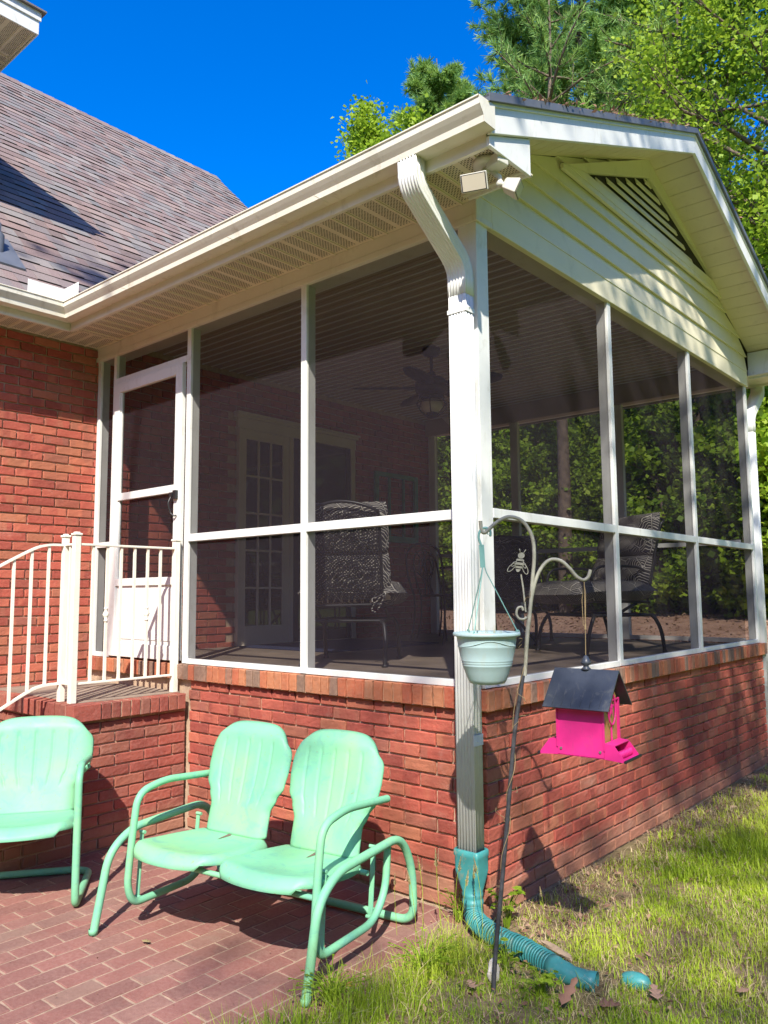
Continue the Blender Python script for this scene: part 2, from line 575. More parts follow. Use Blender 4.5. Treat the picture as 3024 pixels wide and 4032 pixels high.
# ------------------------------------------------------------------ brickwork
def brick(mb, o, u, w, n, bw, bh, depth, rng, res=(5, 3), rough=.0011, m=0, edge_in=.0035):
    """one worn brick: face origin o (lower left), along u, up w, outward n"""
    nx, nz = res
    col = (rng.random(), rng.random(), rng.random())
    e = .0035
    xs = [0, e] + [e + (bw - 2 * e) * (i + 1) / nx for i in range(nx - 1)] + [bw - e, bw]
    zs = [0, e] + [e + (bh - 2 * e) * (i + 1) / nz for i in range(nz - 1)] + [bh - e, bh]
    if nx == 1: xs = [0, e, bw - e, bw]
    if nz == 1: zs = [0, e, bh - e, bh]
    K = len(xs)
    vs, fs = [], []
    push = rng.uniform(-.003, .003) if edge_in > .002 else 0
    for j, z in enumerate(zs):
        for i, x in enumerate(xs):
            edge = (i in (0, K - 1)) or (j in (0, len(zs) - 1))
            d = push + (-edge_in - rng.random() * edge_in * .9 if edge else rng.uniform(-rough, rough))
            xx = x + (rng.uniform(-.0025, .0025) if edge else rng.uniform(-.002, .002))
            zz = z + (rng.uniform(-.0022, .0022) if edge else 0)
            if i == 0: xx = x + rng.uniform(-.001, .002)
            if j == 0: zz = z + rng.uniform(-.001, .0025)
            vs.append(o + u * xx + w * zz + n * d)
    for j in range(len(zs) - 1):
        for i in range(K - 1):
            fs.append((j * K + i, j * K + i + 1, (j + 1) * K + i + 1, (j + 1) * K + i))
    # skirt back to the mortar
    ring = [i for i in range(K)] + [j * K + K - 1 for j in range(1, len(zs))] + [(len(zs) - 1) * K + i for i in range(K - 2, -1, -1)] + [j * K for j in range(len(zs) - 2, 0, -1)]
    base = len(vs)
    for r in ring:
        vs.append(vs[r] - n * depth)
    R = len(ring)
    for a in range(R):
        b = (a + 1) % R
        fs.append((ring[b], ring[a], base + a, base + b))
    if u.cross(w).dot(n) < 0:
        fs = [f[::-1] for f in fs]
    mb.add(vs, fs, m, False, col)


def brick_field(mb, o, u, w, n, length, rows, seed, start_half=False, bw=.203, bh=.0677, skip=None, res=(5, 3), rev=False, joint=.0105, m=0):
    rng = random.Random(seed)
    o, u, w, n = Vector(o), Vector(u), Vector(w), Vector(n)
    for r in range(rows):
        x = -bw / 2 if (r % 2 == (1 if not start_half else 0)) else 0
        while x < length - .01:
            a, b = max(x, 0), min(x + bw, length)
            if b - a > .03:
                if not (skip and skip((a + b) / 2, (r + .5) * bh)):
                    brick(mb, o + u * (a + joint / 2) + w * (r * bh + joint), u, w, n, b - a - joint, bh - joint, .02, rng, res, m=m, edge_in=.0025)
            x += bw


def rowlock_field(mb, o, u, w, n, length, seed, h=.1, bw=.0655, top=.1, m=0, joint=.009):
    """a course of bricks on edge: worn fronts, and flat tops running back 'top' metres"""
    rng = random.Random(seed)
    o, u, w, n = Vector(o), Vector(u), Vector(w), Vector(n)
    N = max(1, round(length / bw)); bw = length / N
    for i in range(N):
        oo = o + u * (i * bw + joint / 2)
        st = rng.getstate()
        brick(mb, oo, u, w, n, bw - joint, h, .012, rng, (2, 4), m=m)
        col = mb.c[-1]
        t = rng.uniform(-.0015, .0015)
        a = oo + w * (h + t - .004) - n * .004
        p = [a, a + u * (bw - joint), a + u * (bw - joint) - n * top, a - n * top]
        p2 = [q + w * .0035 - n * (.004 if k_ < 2 else 0) for k_, q in enumerate(p)]
        f = [(0, 1, 5, 4), (4, 5, 6, 7), (1, 2, 6, 5), (3, 0, 4, 7)]
        if u.cross(w).dot(n) < 0:
            f = [q[::-1] for q in f]
        mb.add(p + p2, f, m, False, col)


X, Y, Z = Vector((1, 0, 0)), Vector((0, 1, 0)), Vector((0, 0, 1))
# ================================================================== GROUND
def gz(x, y):
    def ss(a, b, t):
        t = min(1, max(0, (t - a) / (b - a)))
        return t * t * (3 - 2 * t)
    edge = .05 * sin(y * 3.1) + .03 * sin(y * 7.7 + 1)
    lawn = ss(-.16, .05, x - edge) * .035 + ss(.1, 1.5, x) * .02
    far = ss(3.8, 5.0, y) * .03 + ss(5.0, 13.5, y) * 1.05
    back = .004 * sin(x * 5) * cos(y * 4)
    return -.035 + max(lawn + (.012 if x > .1 else 0), far) + back


xs = [-300, -120, -50, -25, -15, -10, -8, -6.5, -5.5] + [-5 + .12 * i for i in range(75)] + [4.5, 5.5, 7, 10, 15, 25, 50, 120, 300]
ys = [-300, -120, -50, -25, -14, -9, -6, -4.5, -3.5] + [-3 + .14 * i for i in range(75)] + [8, 8.7, 9.4, 10.1, 10.8, 11.5, 12.2, 13, 14, 16, 22, 30, 50, 90, 160, 300]
g = MB()
vs = [(x, y, gz(x, y)) for y in ys for x in xs]
nx = len(xs)
g.add(vs, [(j * nx + i, j * nx + i + 1, (j + 1) * nx + i + 1, (j + 1) * nx + i) for j in range(len(ys) - 1) for i in range(nx - 1)], 0, True)
tag(g.build('ground', MAT['soil']), 'bare soil and brown leaf litter around the porch', 'ground', kind='structure')

# brick patio: pavers lie lengthwise towards the porch
rng = random.Random(5)
pv = MB()
pw, pl, jt = .1015, .2065, .0095
col_i = 0
x = .02
while x > -3.7:
    y = -.03 + (pl / 2 if col_i % 2 else 0) + rng.uniform(-.006, .006)
    while y > -2.75:
        y1 = min(y, -.028)
        ragged = x > -.05 and (y < -.25 and rng.random() < .25)
        if y1 - (y - pl) > .05 and not ragged and not (x < -2.36 and y > -2.0):
            z = rng.uniform(-.0012, .0012)
            brick(pv, Vector((x, y - pl + jt / 2, z)), Y, -X, Z, y1 - y + pl - jt, pw - jt, .02, rng, (4, 2), .0010, 0, .0014)
        y -= pl
    x -= pw
    col_i += 1
pv.box(-3.75, .03, -2.8, -.02, -.06, -.0034, 1)
tag(pv.build('patio', [MAT['paver'], MAT['sand']], attr=True), 'worn red brick patio in running bond', 'patio', kind='structure')

# ================================================================== PORCH
porch = thing('screened_porch', 'screened porch with gabled roof on a low red brick wall', 'porch', (-1.8, 2.1, 0))

# --- knee wall
kw = MB()
brick_field(kw, (.0225, -.02, 0), -X, Z, -Y, 2.35, 14, 1, False)
brick_field(kw, (.02, -.0225, 0), Y, Z, X, W + .07, 14, 2, True)
kw.box(-3.6, .007, -.006, .14, -.05, .952, 1)
kw.box(-.14, .006, .1405, W + .04, -.05, .952, 1)
brick_field(kw, (-.3, W + .05, 0), X, Z, Y, .32, 14, 3, False, res=(2, 1))
kw.box(-3.6, -.1405, W - .12, W + .04, -.05, .9525, 1)
kw.build('knee_wall', [MAT['brick'], MAT['mortar']], porch, attr=True)
cp = MB()
rowlock_field(cp, (.052, -.05, .948), -X, Z, -Y, 3.66, 4, .098, top=.16)
rowlock_field(cp, (.05, -.052, .948), Y, Z, X, W + .13, 5, .098, top=.16)
cp.box(-3.6, .036, -.036, .1, .945, 1.036, 1)
cp.box(-.1, .0355, .1005, W + .07, .945, 1.036, 1)
rowlock_field(cp, (-3.6, W + .09, .948), X, Z, Y, 3.6, 6, .098, top=.16)
cp.build('wall_cap', [MAT['rowlock'], MAT['mortar']], porch, attr=True)
fl = MB()
fl.box(-3.6, -.101, .101, W - .1, .9, 1.043)
fl.build('floor', MAT['concrete'], porch)

# --- posts, rails and screens
FW = .046   # width of the white extrusions


def left_post(x, w=FW, deep=.066):
    b = MB()
    b.box(x - w / 2, x + w / 2, -.014, .012, ZS, ZT)
    b.box(x - w / 2 + .003, x + w / 2 - .003, .0125, deep, ZS - .004, ZT)
    b.build('post', MAT['white'], porch, bevel=.002)


for x in (-L + .025, -P1, -P2):
    left_post(x)
b = MB()
b.box(-.04, .0135, -.0135, .035, ZS, ZT)
b.box(-.1, -.0405, -.012, .09, ZS, ZT)
b.box(-.04, .0115, .0355, .09, ZS, ZT)
b.build('post', MAT['white'], porch, bevel=.002)
for y in (R1, R2, W - .02):
    b = MB()
    b.box(-.012, .014, y - FW / 2, y + FW / 2, ZS, ZT)
    b.box(-.066, -.0125, y - FW / 2 + .003, y + FW / 2 - .003, ZS - .004, ZT)
    b.build('post', MAT['white'], porch, bevel=.002)
for x in (-L + .06, -2.42, -1.21):
    b = MB()
    b.box(x - .045, x + .045, W - .06, W, 1.04, ZT + .02)
    b.build('post', MAT['white'], porch, bevel=.002)

DL, DR, DT = -3.335, -2.452, 3.125       # door leaf


def rail(x0, x1, y0, y1, z0, z1):
    b = MB()
    b.box(x0, x1, y0, y1, z0, z1)
    b.build('rail', MAT['white'], porch, bevel=.002)


hw = FW / 2
# sills
rail(-P1 + hw + .001, -P2 - hw - .001, -.013, .03, 1.0485, ZS + .032)
rail(-P2 + hw + .001, -.101, -.013, .03, 1.0485, ZS + .032)
rail(-L + .05, DL - .045, -.013, .03, 1.0485, ZS + .032)
rail(-.03, .013, .091, R1 - hw - .001, 1.0485, ZS + .032)
rail(-.03, .013, R1 + hw + .001, R2 - hw - .001, 1.0485, ZS + .032)
rail(-.03, .013, R2 + hw + .001, W - .02 - hw - .001, 1.0485, ZS + .032)
# mid rails
for x0, x1 in ((-P1 + hw, -P2 - hw), (-P2 + hw, -.1)):
    rail(x0 + .001, x1 - .001, -.015, .05, ZR - .028, ZR + .022)
rail(-L + .05, DL - .045, -.013, .04, ZR - .02, ZR + .02)
for y0, y1 in ((.09, R1 - hw), (R1 + hw, R2 - hw), (R2 + hw, W - .02 - hw)):
    rail(-.05, .015, y0 + .001, y1 - .001, ZR - .024, ZR + .024)
for x0, x1 in ((-L + .1, -2.466), (-2.374, -1.256), (-1.164, -.1)):
    rail(x0, x1, W - .05, W - .004, ZR - .02 + .05, ZR + .07)
    rail(x0, x1, W - .05, W - .004, 1.046, 1.085)
# door frame: left jamb, head
rail(DL - .044, DL - .003, -.016, .06, ZS, ZT)
rail(DL - .002, -P1 - hw - .001, -.016, .06, DT + .004, DT + .05)


def panel(v):
    b = MB()
    b.add(v, [(0, 1, 2, 3)])
    b.build('screen_panel', MAT['screen'], porch)


def lp(x0, x1, z0, z1, y=.004):
    panel([(x0, y, z0), (x1, y, z0), (x1, y, z1), (x0, y, z1)])


def rp(y0, y1, z0, z1, x=-.004):
    panel([(x, y0, z0), (x, y1, z0), (x, y1, z1), (x, y0, z1)])


lo, hi = ZS + .03, ZR + .02
for x0, x1 in ((-L + .05, DL - .045), (-P1 + hw, -P2 - hw), (-P2 + hw, -.1)):
    lp(x0, x1, lo, ZR - .02)
    lp(x0, x1, hi, ZT)
lp(DL - .002, -P1 - hw, DT + .05, ZT)
for y0, y1 in ((.09, R1 - hw), (R1 + hw, R2 - hw), (R2 + hw, W - .04)):
    rp(y0, y1, lo, ZR - .02)
    rp(y0, y1, hi, ZT)
for x0, x1 in ((-L + .1, -2.466), (-2.374, -1.256), (-1.164, -.1)):
    lp(x0, x1, 1.08, ZR + .03, W - .02)
    lp(x0, x1, ZR + .07, ZT, W - .02)

# --- screen door
b = MB()
b.box(DL, DL + .075, -.03, .004, 1.062, DT)
b.box(DR - .075, DR, -.03, .004, 1.062, DT)
b.box(DL + .0755, DR - .0755, -.03, .004, DT - .075, DT)
b.box(DL + .0755, DR - .0755, -.03, .004, 2.215, 2.27)
b.box(DL + .0755, DR - .0755, -.03, .004, 1.575, 1.63)
b.box(DL + .0755, DR - .0755, -.03, .004, 1.062, 1.16)
for z0, z1 in ((2.2705, DT - .0755), (1.6305, 2.2145)):     # inner beads
    b.box(DL + .0755, DL + .09, -.022, .0, z0, z1)
    b.box(DR - .09, DR - .0755, -.022, .0, z0, z1)
door = b.build('screen_door', MAT['white'], porch, bevel=.003)
b = MB()
b.add([(DL + .07, -.008, 1.62), (DR - .07, -.008, 1.62), (DR - .07, -.008, 2.22), (DL + .07, -.008, 2.22)], [(0, 1, 2, 3)])
b.add([(DL + .07, -.008, 2.26), (DR - .07, -.008, 2.26), (DR - .07, -.008, DT - .07), (DL + .07, -.008, DT - .07)], [(0, 1, 2, 3)])
b.build('screen_panel', MAT['screen'], door)
b = MB()
b.box(DL + .077, DR - .077, -.016, -.004, 1.1605, 1.5745)
b.box(DL + .10, DR - .10, -.021, -.0165, 1.19, 1.55)
b.build('kick_panel', MAT['white'], door, bevel=.004)
b = MB()
b.box(DR - .056, DR - .022, -.055, -.0305, 2.165, 2.225)
b.box(DR - .088, DR - .05, -.062, -.048, 2.18, 2.212)
b.tube(catmull([(DR - .07, -.056, 2.18), (DR - .072, -.075, 2.13), (DR - .066, -.06, 2.07), (DR - .045, -.05, 2.05), (DR - .032, -.034, 2.05)]), .0065, 8)
b.build('handle', MAT['black'], door, bevel=.003)

# --- beams
b = MB()
b.box(-L - .02, .0225, -.022, .12, ZT + .034, 3.492)
b.box(-L - .02, .0265, -.0265, .12, ZT, ZT + .0335)
b.build('beam', MAT['trim'], porch, bevel=.003)
b = MB()
b.box(-.12, .024, .1205, W + .02, ZT + .034, 3.50)
b.box(-.12, .028, .1205, W + .02, ZT, ZT + .0335)
b.box(-.02, .0235, -.0215, .12, ZT + .0345, 3.50)
b.build('beam', MAT['siding'], porch, bevel=.003)
b = MB()
b.box(-L, -.1205, W - .1, W + .02, ZT + .02, 3.6)
b.box(-.118, -.1, .1205, W - .1005, ZT + .03, CEIL)
b.box(-L, -.1205, .1205, .14, ZT + .03, CEIL)
b.build('inner_beam', MAT['ceiling'], porch, bevel=.003)
b = MB()
y = .141
while y < W - .11:
    b.box(-L + .001, -.1005, y, min(y + .094, W - .101), CEIL, CEIL + .012)
    b.box(-L + .001, -.1005, y + .040, min(y + .052, W - .101), CEIL - .006, CEIL - .0001, 1)  # bead strips coloured lighter than the boards to imitate edges catching light
    y += .1
b.box(-L, -.1, .14, W, CEIL + .0125, CEIL + .03)
b.build('ceiling', [MAT['ceiling'], MAT['white']], porch)

# --- gable: lap siding, louvred vent
PK = W / 2


def zr(y, top):
    return top - .4 * abs(y - PK)


SOF = 4.60
b = MB()
z = 3.5005
i = 0
while z < 4.58:
    z1 = min(z + .142, 4.60)
    ya0, yb0 = PK - (SOF - z) / .4 + .002, PK + (SOF - z) / .4 - .002
    ya1, yb1 = PK - (SOF - z1) / .4 + .002, PK + (SOF - z1) / .4 - .002
    ya0, ya1 = max(ya0, -.02), max(ya1, -.02)
    yb0, yb1 = min(yb0, W + .02), min(yb1, W + .02)
    P = [(.027, ya0, z), (.027, yb0, z), (.010, yb1, z1), (.010, ya1, z1), (.0, ya0, z), (.0, yb0, z), (.0, yb1, z1), (.0, ya1, z1)]
    b.add(P, [(0, 1, 2, 3), (4, 5, 1, 0)])
    # rolled butt edge
    b.box(.0205, .0285, ya0, yb0, z - .004, z + .007)
    z += .142
b.add([(-.01, -.02, 3.49), (-.01, W + .02, 3.49), (-.01, PK, 4.66)], [(0, 1, 2), (2, 1, 0)])
b.build('siding', MAT['siding'], porch)
# vent
vt = MB()
vz, y0, y1, pk = 4.035, .90, 3.76, 4.607
tw = .085


def tri_bar(p, q, r, s_):
    vt.add([(.030, *p), (.030, *q), (.030, *r), (.030, *s_), (.055, *p), (.055, *q), (.055, *r), (.055, *s_)],
           [(4, 5, 6, 7), (0, 1, 5, 4), (1, 2, 6, 5), (2, 3, 7, 6), (3, 0, 4, 7)])


yi0, yi1 = y0 + .27, y1 - .27
izb = vz + .056
ipk = izb + .4 * (PK - yi0) - .02
tri_bar((y0, vz), (y1, vz), (yi1, izb - .0005), (yi0, izb - .0005))
tri_bar((y0, vz + .002), (yi0, izb), (PK, ipk), (PK, pk))
tri_bar((yi1, izb), (y1, vz + .002), (PK, pk), (PK, ipk))
vt.box(.028, .052, y0 - .03, y1 + .03, vz - .035, vz - .001)
vent = vt.build('vent', MAT['siding'], porch, bevel=.003)
b = MB()
n = 6
for i in range(n):
    zc = izb + (ipk - izb) * (i + .35) / n
    f = max(0, (ipk - zc - .02)) / .4
    ya, yb = PK - f, PK + f
    if yb - ya > .05:
        b.add([(.050, ya, zc - .020), (.050, yb, zc - .020), (.036, yb, zc + .022), (.036, ya, zc + .022),
               (.040, ya, zc - .022), (.040, yb, zc - .022), (.031, yb, zc + .02), (.031, ya, zc + .02)],
              [(0, 1, 2, 3), (7, 6, 5, 4), (4, 5, 1, 0), (0, 3, 7, 4), (1, 5, 6, 2)])
b.build('louvre', MAT['siding'], vent)
b = MB()
b.add([(.0295, yi0, izb), (.0295, yi1, izb), (.0295, PK, ipk)], [(0, 1, 2)])
b.build('dark_opening', MAT['hole'], vent)

# --- rake: soffit boards, fascia, eave returns
sl = Vector((0, 1, .4)).normalized()
for sgn in (1, -1):
    b = MB()
    d = Vector((0, sgn, .4)).normalized()
    nrm = Vector((0, -sgn * .4, 1)).normalized()
    start = Vector((.19, PK - sgn * (PK + .40), SOF - .4 * (PK + .40)))
    Ls = (PK + .40) * sqrt(1.16)
    t = 0
    while t < Ls - .02:
        w = min(.140, Ls - t)
        b.obox(start + d * (t + w / 2) + nrm * .006, (X, d, nrm), (.17, w / 2 - .003, .005))
        b.obox(start + d * (t + w - .004) + nrm * .004, (X, d, nrm), (.17, .004, .004))
        t += .14
    b.build('rake_soffit', MAT['soffit'], porch)
    f = MB()
    ye = PK - sgn * (PK + .43)
    f.prism([(ye, zr(ye, 4.525)), (PK, 4.525), (PK, 4.675), (ye, zr(ye, 4.675))], 'x', .362, .384)
    f.prism([(ye, zr(ye, 4.645)), (PK, 4.645), (PK, 4.678), (ye, zr(ye, 4.678))], 'x', .3845, .392)
    f.build('rake_fascia', MAT['white'], porch, bevel=.002)
    yo, yi = PK - sgn * (PK + .422), PK - sgn * (PK + .085)
    r = MB()
    r.prism([(yo, 3.442), (yi, 3.442), (yi, zr(yi, 4.522)), (yo, zr(yo, 4.522))], 'x', .350, .368)
    r.prism([(yi, 3.442), (yi + sgn * .012, 3.442), (yi + sgn * .012, zr(yi, 4.59)), (yi, zr(yi, 4.59))], 'x', .02, .3675)
    r.build('eave_return', MAT['white'], porch, bevel=.002)


# --- soffit with slotted panels
def soffit(name, parent, x0, x1, y0, y1, z, run):
    """run = 'x': panels follow one another along x (slots rowed across y), else along y"""
    b = MB()
    b.box(x0, x1, y0, y1, z, z + .008)
    A0, A1 = (x0, x1) if run == 'x' else (y0, y1)
    C0, C1 = (y0, y1) if run == 'x' else (x0, x1)

    def q(a0, a1, c0, c1, zz, m):
        if run == 'x':
            v = [(a0, c0, zz), (a0, c1, zz), (a1, c1, zz), (a1, c0, zz)]
        else:
            v = [(c0, a0, zz), (c0, a1, zz), (c1, a1, zz), (c1, a0, zz)]
        b.add(v, [(0, 1, 2, 3)], m)
    a = A1
    k_ = 0
    while a - .30 > A0 - .3:
        for off in (.0, .1):
            r0, r1 = (a - off - .018, a - off - .004)
            if r0 > A0:
                if run == 'x': b.box(r0, r1, C0, C1, z - .006, z - .0003)
                else: b.box(C0, C1, r0, r1, z - .006, z - .0003)
        for s0, s1 in ((.03, .09), (.13, .19), (.23, .29)):
            n1 = 7
            for i in range(n1):
                aa = a - s0 - (s1 - s0) * i / (n1 - 1)
                if aa - .004 < A0: continue
                c = C0 + .03 + (.011 if i % 2 else 0)
                while c < C1 - .03:
                    q(aa - .0022, aa + .0022, c, c + .012, z - .0012, 1)
                    c += .022
        a -= .30
    return b.build(name, [MAT['soffit'], MAT['hole']], parent)


soffit('soffit', porch, -3.30, .35, -.40, -.0265, 3.470, 'x')
for q in ((.0, .35, -.40, -.378, 3.457, 3.4693), (.0, .35, -.11, -.086, 3.457, 3.4693)):
    b = MB()
    b.box(*q)
    b.build('soffit_trim', MAT['trim'], porch, bevel=.002)
b = MB()
b.box(-3.30, .3495, -.422, -.4005, 3.442, 3.62)
b.box(-3.30, -.6, -.4255, -.4225, 3.442, 3.468)
b.build('fascia', MAT['trim'], porch, bevel=.002)
b = MB()
b.box(-3.6, .3495, W + .4005, W + .42, 3.442, 3.62)
b.box(-3.6, .3495, W + .03, W + .4, 3.460, 3.47)
b.build('fascia', MAT['trim'], porch, bevel=.002)
GUT = [(0, 0), (.086, 0), (.090, .028), (.106, .050), (.118, .068), (.120, .098), (.126, .100), (.126, .106), (.112, .106), (.112, .074), (.100, .056), (.084, .034),
       (.080, .006), (.006, .006), (.006, .106), (0, .106)]
b = MB()
b.sweep(GUT, [((-3.302, -.4225, 3.50), (1, -1, 0), Z), ((.398, -.4225, 3.50), (0, -1, 0), Z)], 0, caps=False)
b.prism([(-.4225, 3.50), (-.5085, 3.50), (-.5125, 3.528), (-.5285, 3.55), (-.5405, 3.568), (-.5425, 3.598), (-.5425, 3.606), (-.4225, 3.612)], 'x', .396, .3995)
for x in (-2.4, -1.3, -.6):
    b.box(x, x + .004, -.5475, -.424, 3.4985, 3.5)
b.build('gutter', MAT['gutter'], porch, fixn=True)
b = MB()
b.sweep(GUT, [((-3.6, W + .4225, 3.50), Y, Z), ((.398, W + .4225, 3.50), Y, Z)], 0)
b.build('gutter', MAT['gutter'], porch, fixn=True)


# --- shingled slopes
def shingles(mb, o, u, s_, n, length, slope, seed, exp_=.142, clip=None):
    rng = random.Random(seed)
    o, u, s_, n = Vector(o), Vector(u).normalized(), Vector(s_).normalized(), Vector(n).normalized()
    rows = int(slope / exp_) + 1
    for r in range(rows):
        t0, t1 = r * exp_, min((r + 1) * exp_ + .02, slope)
        x = -rng.random() * .3
        hue = rng.random()
        while x < length:
            w = rng.choice((.08, .11, .14, .18, .24))
            a, b_ = max(0, x), min(length, x + w)
            x += w
            if b_ - a < .01: continue
            if clip and not clip(o + u * ((a + b_) / 2) + s_ * t0): continue
            th = rng.choice((.008, .009, .014))
            hue = rng.random()
            c = (min(.999, max(0, hue + rng.uniform(-.05, .05))), rng.random(), 0)
            p = [o + u * a + s_ * (t0 + rng.uniform(-.002, .002)) + n * th, o + u * b_ + s_ * t0 + n * th, o + u * b_ + s_ * t1 + n * .0015, o + u * a + s_ * t1 + n * .0015]
            q = [p[0] - n * (th + .003), p[1] - n * (th + .003)]
            mb.add(p + q, [(0, 1, 2, 3), (4, 0, 3), (1, 5, 2)], 0, False, c)
            mb.add(p[:2] + q, [(2, 3, 1, 0)], 1, False, c)


pr = MB()
ev = -.475
z0 = zr(ev, 4.685)
SLP = (PK - ev) * sqrt(1.16)
shingles(pr, (-5.0, ev, z0), X, (0, 1, .4), (0, -.4, 1), 5.405, SLP, 21)
shingles(pr, (.405, 2 * PK - ev, z0), -X, (0, -1, .4), (0, .4, 1), 5.405, SLP, 22)
for sgn in (1, -1):
    ye = PK - sgn * (PK - ev)
    pr.prism([(ye, z0 - .016), (PK, 4.669), (PK, 4.684), (ye, z0 - .001)], 'x', -5.0, .39)
    pr.prism([(ye, z0 - .022), (PK, 4.663), (PK, 4.700), (ye, z0 + .015)], 'x', .3905, .409, 1)
# ridge caps
for i in range(34):
    x = .41 - i * .16
    for sgn in (1, -1):
        c = (random.random(), 0, 0)
        pr.add([(x, PK, 4.705), (x, PK + sgn * .15, 4.705 - .06), (x - .18, PK + sgn * .15, 4.697 - .06), (x - .18, PK, 4.697)], [(0, 1, 2, 3)], 0, False, c)
pr.build('roof', [MAT['shingle'], MAT['pipe']], porch, attr=True)

rgd = np.random.default_rng(5)
nd_ = 900
yy_ = np.concatenate([rgd.uniform(-.35, 2.1, 720), rgd.uniform(2.2, 4.3, 180)])
cl_ = np.sin(yy_ * 9) + np.sin(yy_ * 23 + 1) + rgd.normal(0, .6, nd_)
yy_ = yy_[cl_ > -.2]
zz_ = 4.712 - .4 * np.abs(yy_ - PK)
DEB = np.stack([rgd.uniform(.33, .425, len(yy_)), yy_, zz_ + rgd.uniform(-.028, .016, len(yy_))], 1)

# ================================================================== HOUSE
house = thing('brick_house', 'red brick house with steep shingled roof beside the porch', 'house', (-7.5, -1, 0))
hb = MB()
ROWS = int(3.47 / .0677)


def hskip(u_, z_):
    y_ = u_ - 1.35
    if y_ < 0: return z_ < .84 or z_ > 3.46
    return z_ < 1.03 or (1.385 < y_ < 2.965 and z_ < 3.19)


brick_field(hb, (-L, -1.35, 0), Y, Z, X, 1.35 + W, 52, 31, skip=hskip, res=(4, 2))
brick_field(hb, (-L, -1.349, 0), -Y, Z, X, 3.2, 51, 32, res=(2, 2))
hb.box(-L - .22, -L - .0135, -1.35, 1.38, -.1, 3.6, 1)
hb.box(-L - .22, -L - .0135, 2.97, W, -.1, 3.6, 1)
hb.box(-L - .22, -L - .0135, 1.3805, 2.9695, 3.2, 3.6, 1)
hb.box(-L - .22, -L - .0135, -6, -1.3505, -.1, 3.6, 1)
hb.box(-11.8, -L - .2205, -6, W - .05, -.1, 3.6, 0)
hb.prism([(-L - .3, 3.61), (-11.4, 3.61), (-7.85, 8.0)], 'y', W - .12, W - .05, 0)
wall = hb.build('wall', [MAT['brick'], MAT['mortar']], house, attr=True)

# main roof slope
hr = MB()
EX, EZ = -3.235, 3.612
RL = (7.86 - 3.235) * sqrt(2)
def no_wing(p): return not (p.y < -1.15 and p.x < -4.1)
shingles(hr, (EX, -6, EZ), Y, (-1, 0, 1), (1, 0, 1), 10.28, RL, 41)
hr.prism([(EX, EZ - .02), (-7.86, EZ + 4.625 - .02), (-7.86, EZ + 4.625 - .001), (EX, EZ - .001)], 'y', -6, 4.28, 0)
hr.prism([(-12.5, EZ - .02), (-7.861, EZ + 4.625 - .02), (-7.861, EZ + 4.625), (-12.5, EZ)], 'y', -6, 4.28, 0)
for i in range(64):
    y = 4.28 - i * .16
    c = (random.random(), 0, 0)
    hr.add([(-7.86, y, EZ + 4.648), (-7.72, y, EZ + 4.508), (-7.72, y - .18, EZ + 4.50), (-7.86, y - .18, EZ + 4.64)], [(0, 3, 2, 1)], 0, False, c)
roof = hr.build('roof', [MAT['shingle'], MAT['hole']], house, attr=True)
b = MB()
b.prism([(EX, EZ - .16), (-7.86, EZ + 4.625 - .16), (-7.86, EZ + 4.60), (EX, EZ - .022)], 'y', 4.2, 4.27)
b.build('rake_board', MAT['trim'], house, bevel=.003)
soffit('soffit', house, -L + .002, -3.302, -3.0, -.0265, 3.4685, 'y')
b = MB()
b.box(-3.322, -3.30, -6, -.4225, 3.442, 3.61)
b.box(-3.2995, -3.297, -6, -.43, 3.442, 3.467)
b.build('fascia', MAT['trim'], house, bevel=.002)
b = MB()
b.sweep(GUT, [((-3.2965, -.4225, 3.50), (1, -1, 0), Z), ((-3.2965, -6, 3.50), X, Z)], 0, caps=False)
b.build('gutter', MAT['gutter'], house, fixn=True)
# splash guard standing on the inner gutter corner
b = MB()
b.box(-3.1855, -3.182, -.80, -.535, 3.598, 3.70)
b.box(-3.182, -2.98, -.5385, -.535, 3.598, 3.70)
b.build('splash_guard', MAT['white'], house, bevel=.001)
# plumbing vent on the roof
b = MB()
vc = (-3.66, -.83)
vz0 = EZ + (EX - vc[0])
b.lathe([(.055, -.1), (.055, .12), (.048, .13), (0.03, .13), (.03, .21), (.0, .21)], (*vc, vz0), 20)
b.prism([(vc[0] - .16, vz0 + .17), (vc[0] + .17, vz0 - .16), (vc[0] + .175, vz0 - .148), (vc[0] - .155, vz0 + .182)], 'y', vc[1] - .15, vc[1] + .15)
b.build('vent_pipe', MAT['pipe'], house)
# upper-storey wing whose eave corner looks into the picture
UX, UY, UZ = -3.70, -.56, 5.92
b = MB()
b.box(-9, UX - .45, -6, UY - .45, 3.7, UZ + .02)
b.build('upper_wall', MAT['siding'], house)
soffit('upper_soffit', house, UX - .46, UX - .012, -3.2, UY - .012, UZ + .004, 'y')
soffit('upper_soffit', house, UX - 2.6, UX - .462, UY - .46, UY - .012, UZ + .0045, 'x')
b = MB()
b.box(UX - .0115, UX, -6, UY, UZ - .012, UZ + .17)
b.box(UX - 5.5, UX - .012, UY - .0115, UY, UZ - .012, UZ + .17)
b.box(UX + .0005, UX + .012, -6, UY + .012, UZ + .1, UZ + .172)
b.build('upper_fascia', MAT['white'], house, bevel=.002)
b = MB()
b.add([(UX + .04, UY + .04, UZ + .175), (UX + .04, -6, UZ + .175), (UX - 3, -6, UZ + 2.2), (UX - 3, UY - 3, UZ + 2.2), (UX - 5.5, UY + .04, UZ + .175), (UX - 5.5, UY - 3, UZ + 2.2)],
      [(1, 0, 3, 2), (0, 4, 5, 3)])
b.box(UX - 5.5, UX + .04, -6, UY + .04, UZ + .172, UZ + .186)
b.build('upper_roof', MAT['shingle'], house, attr=True)

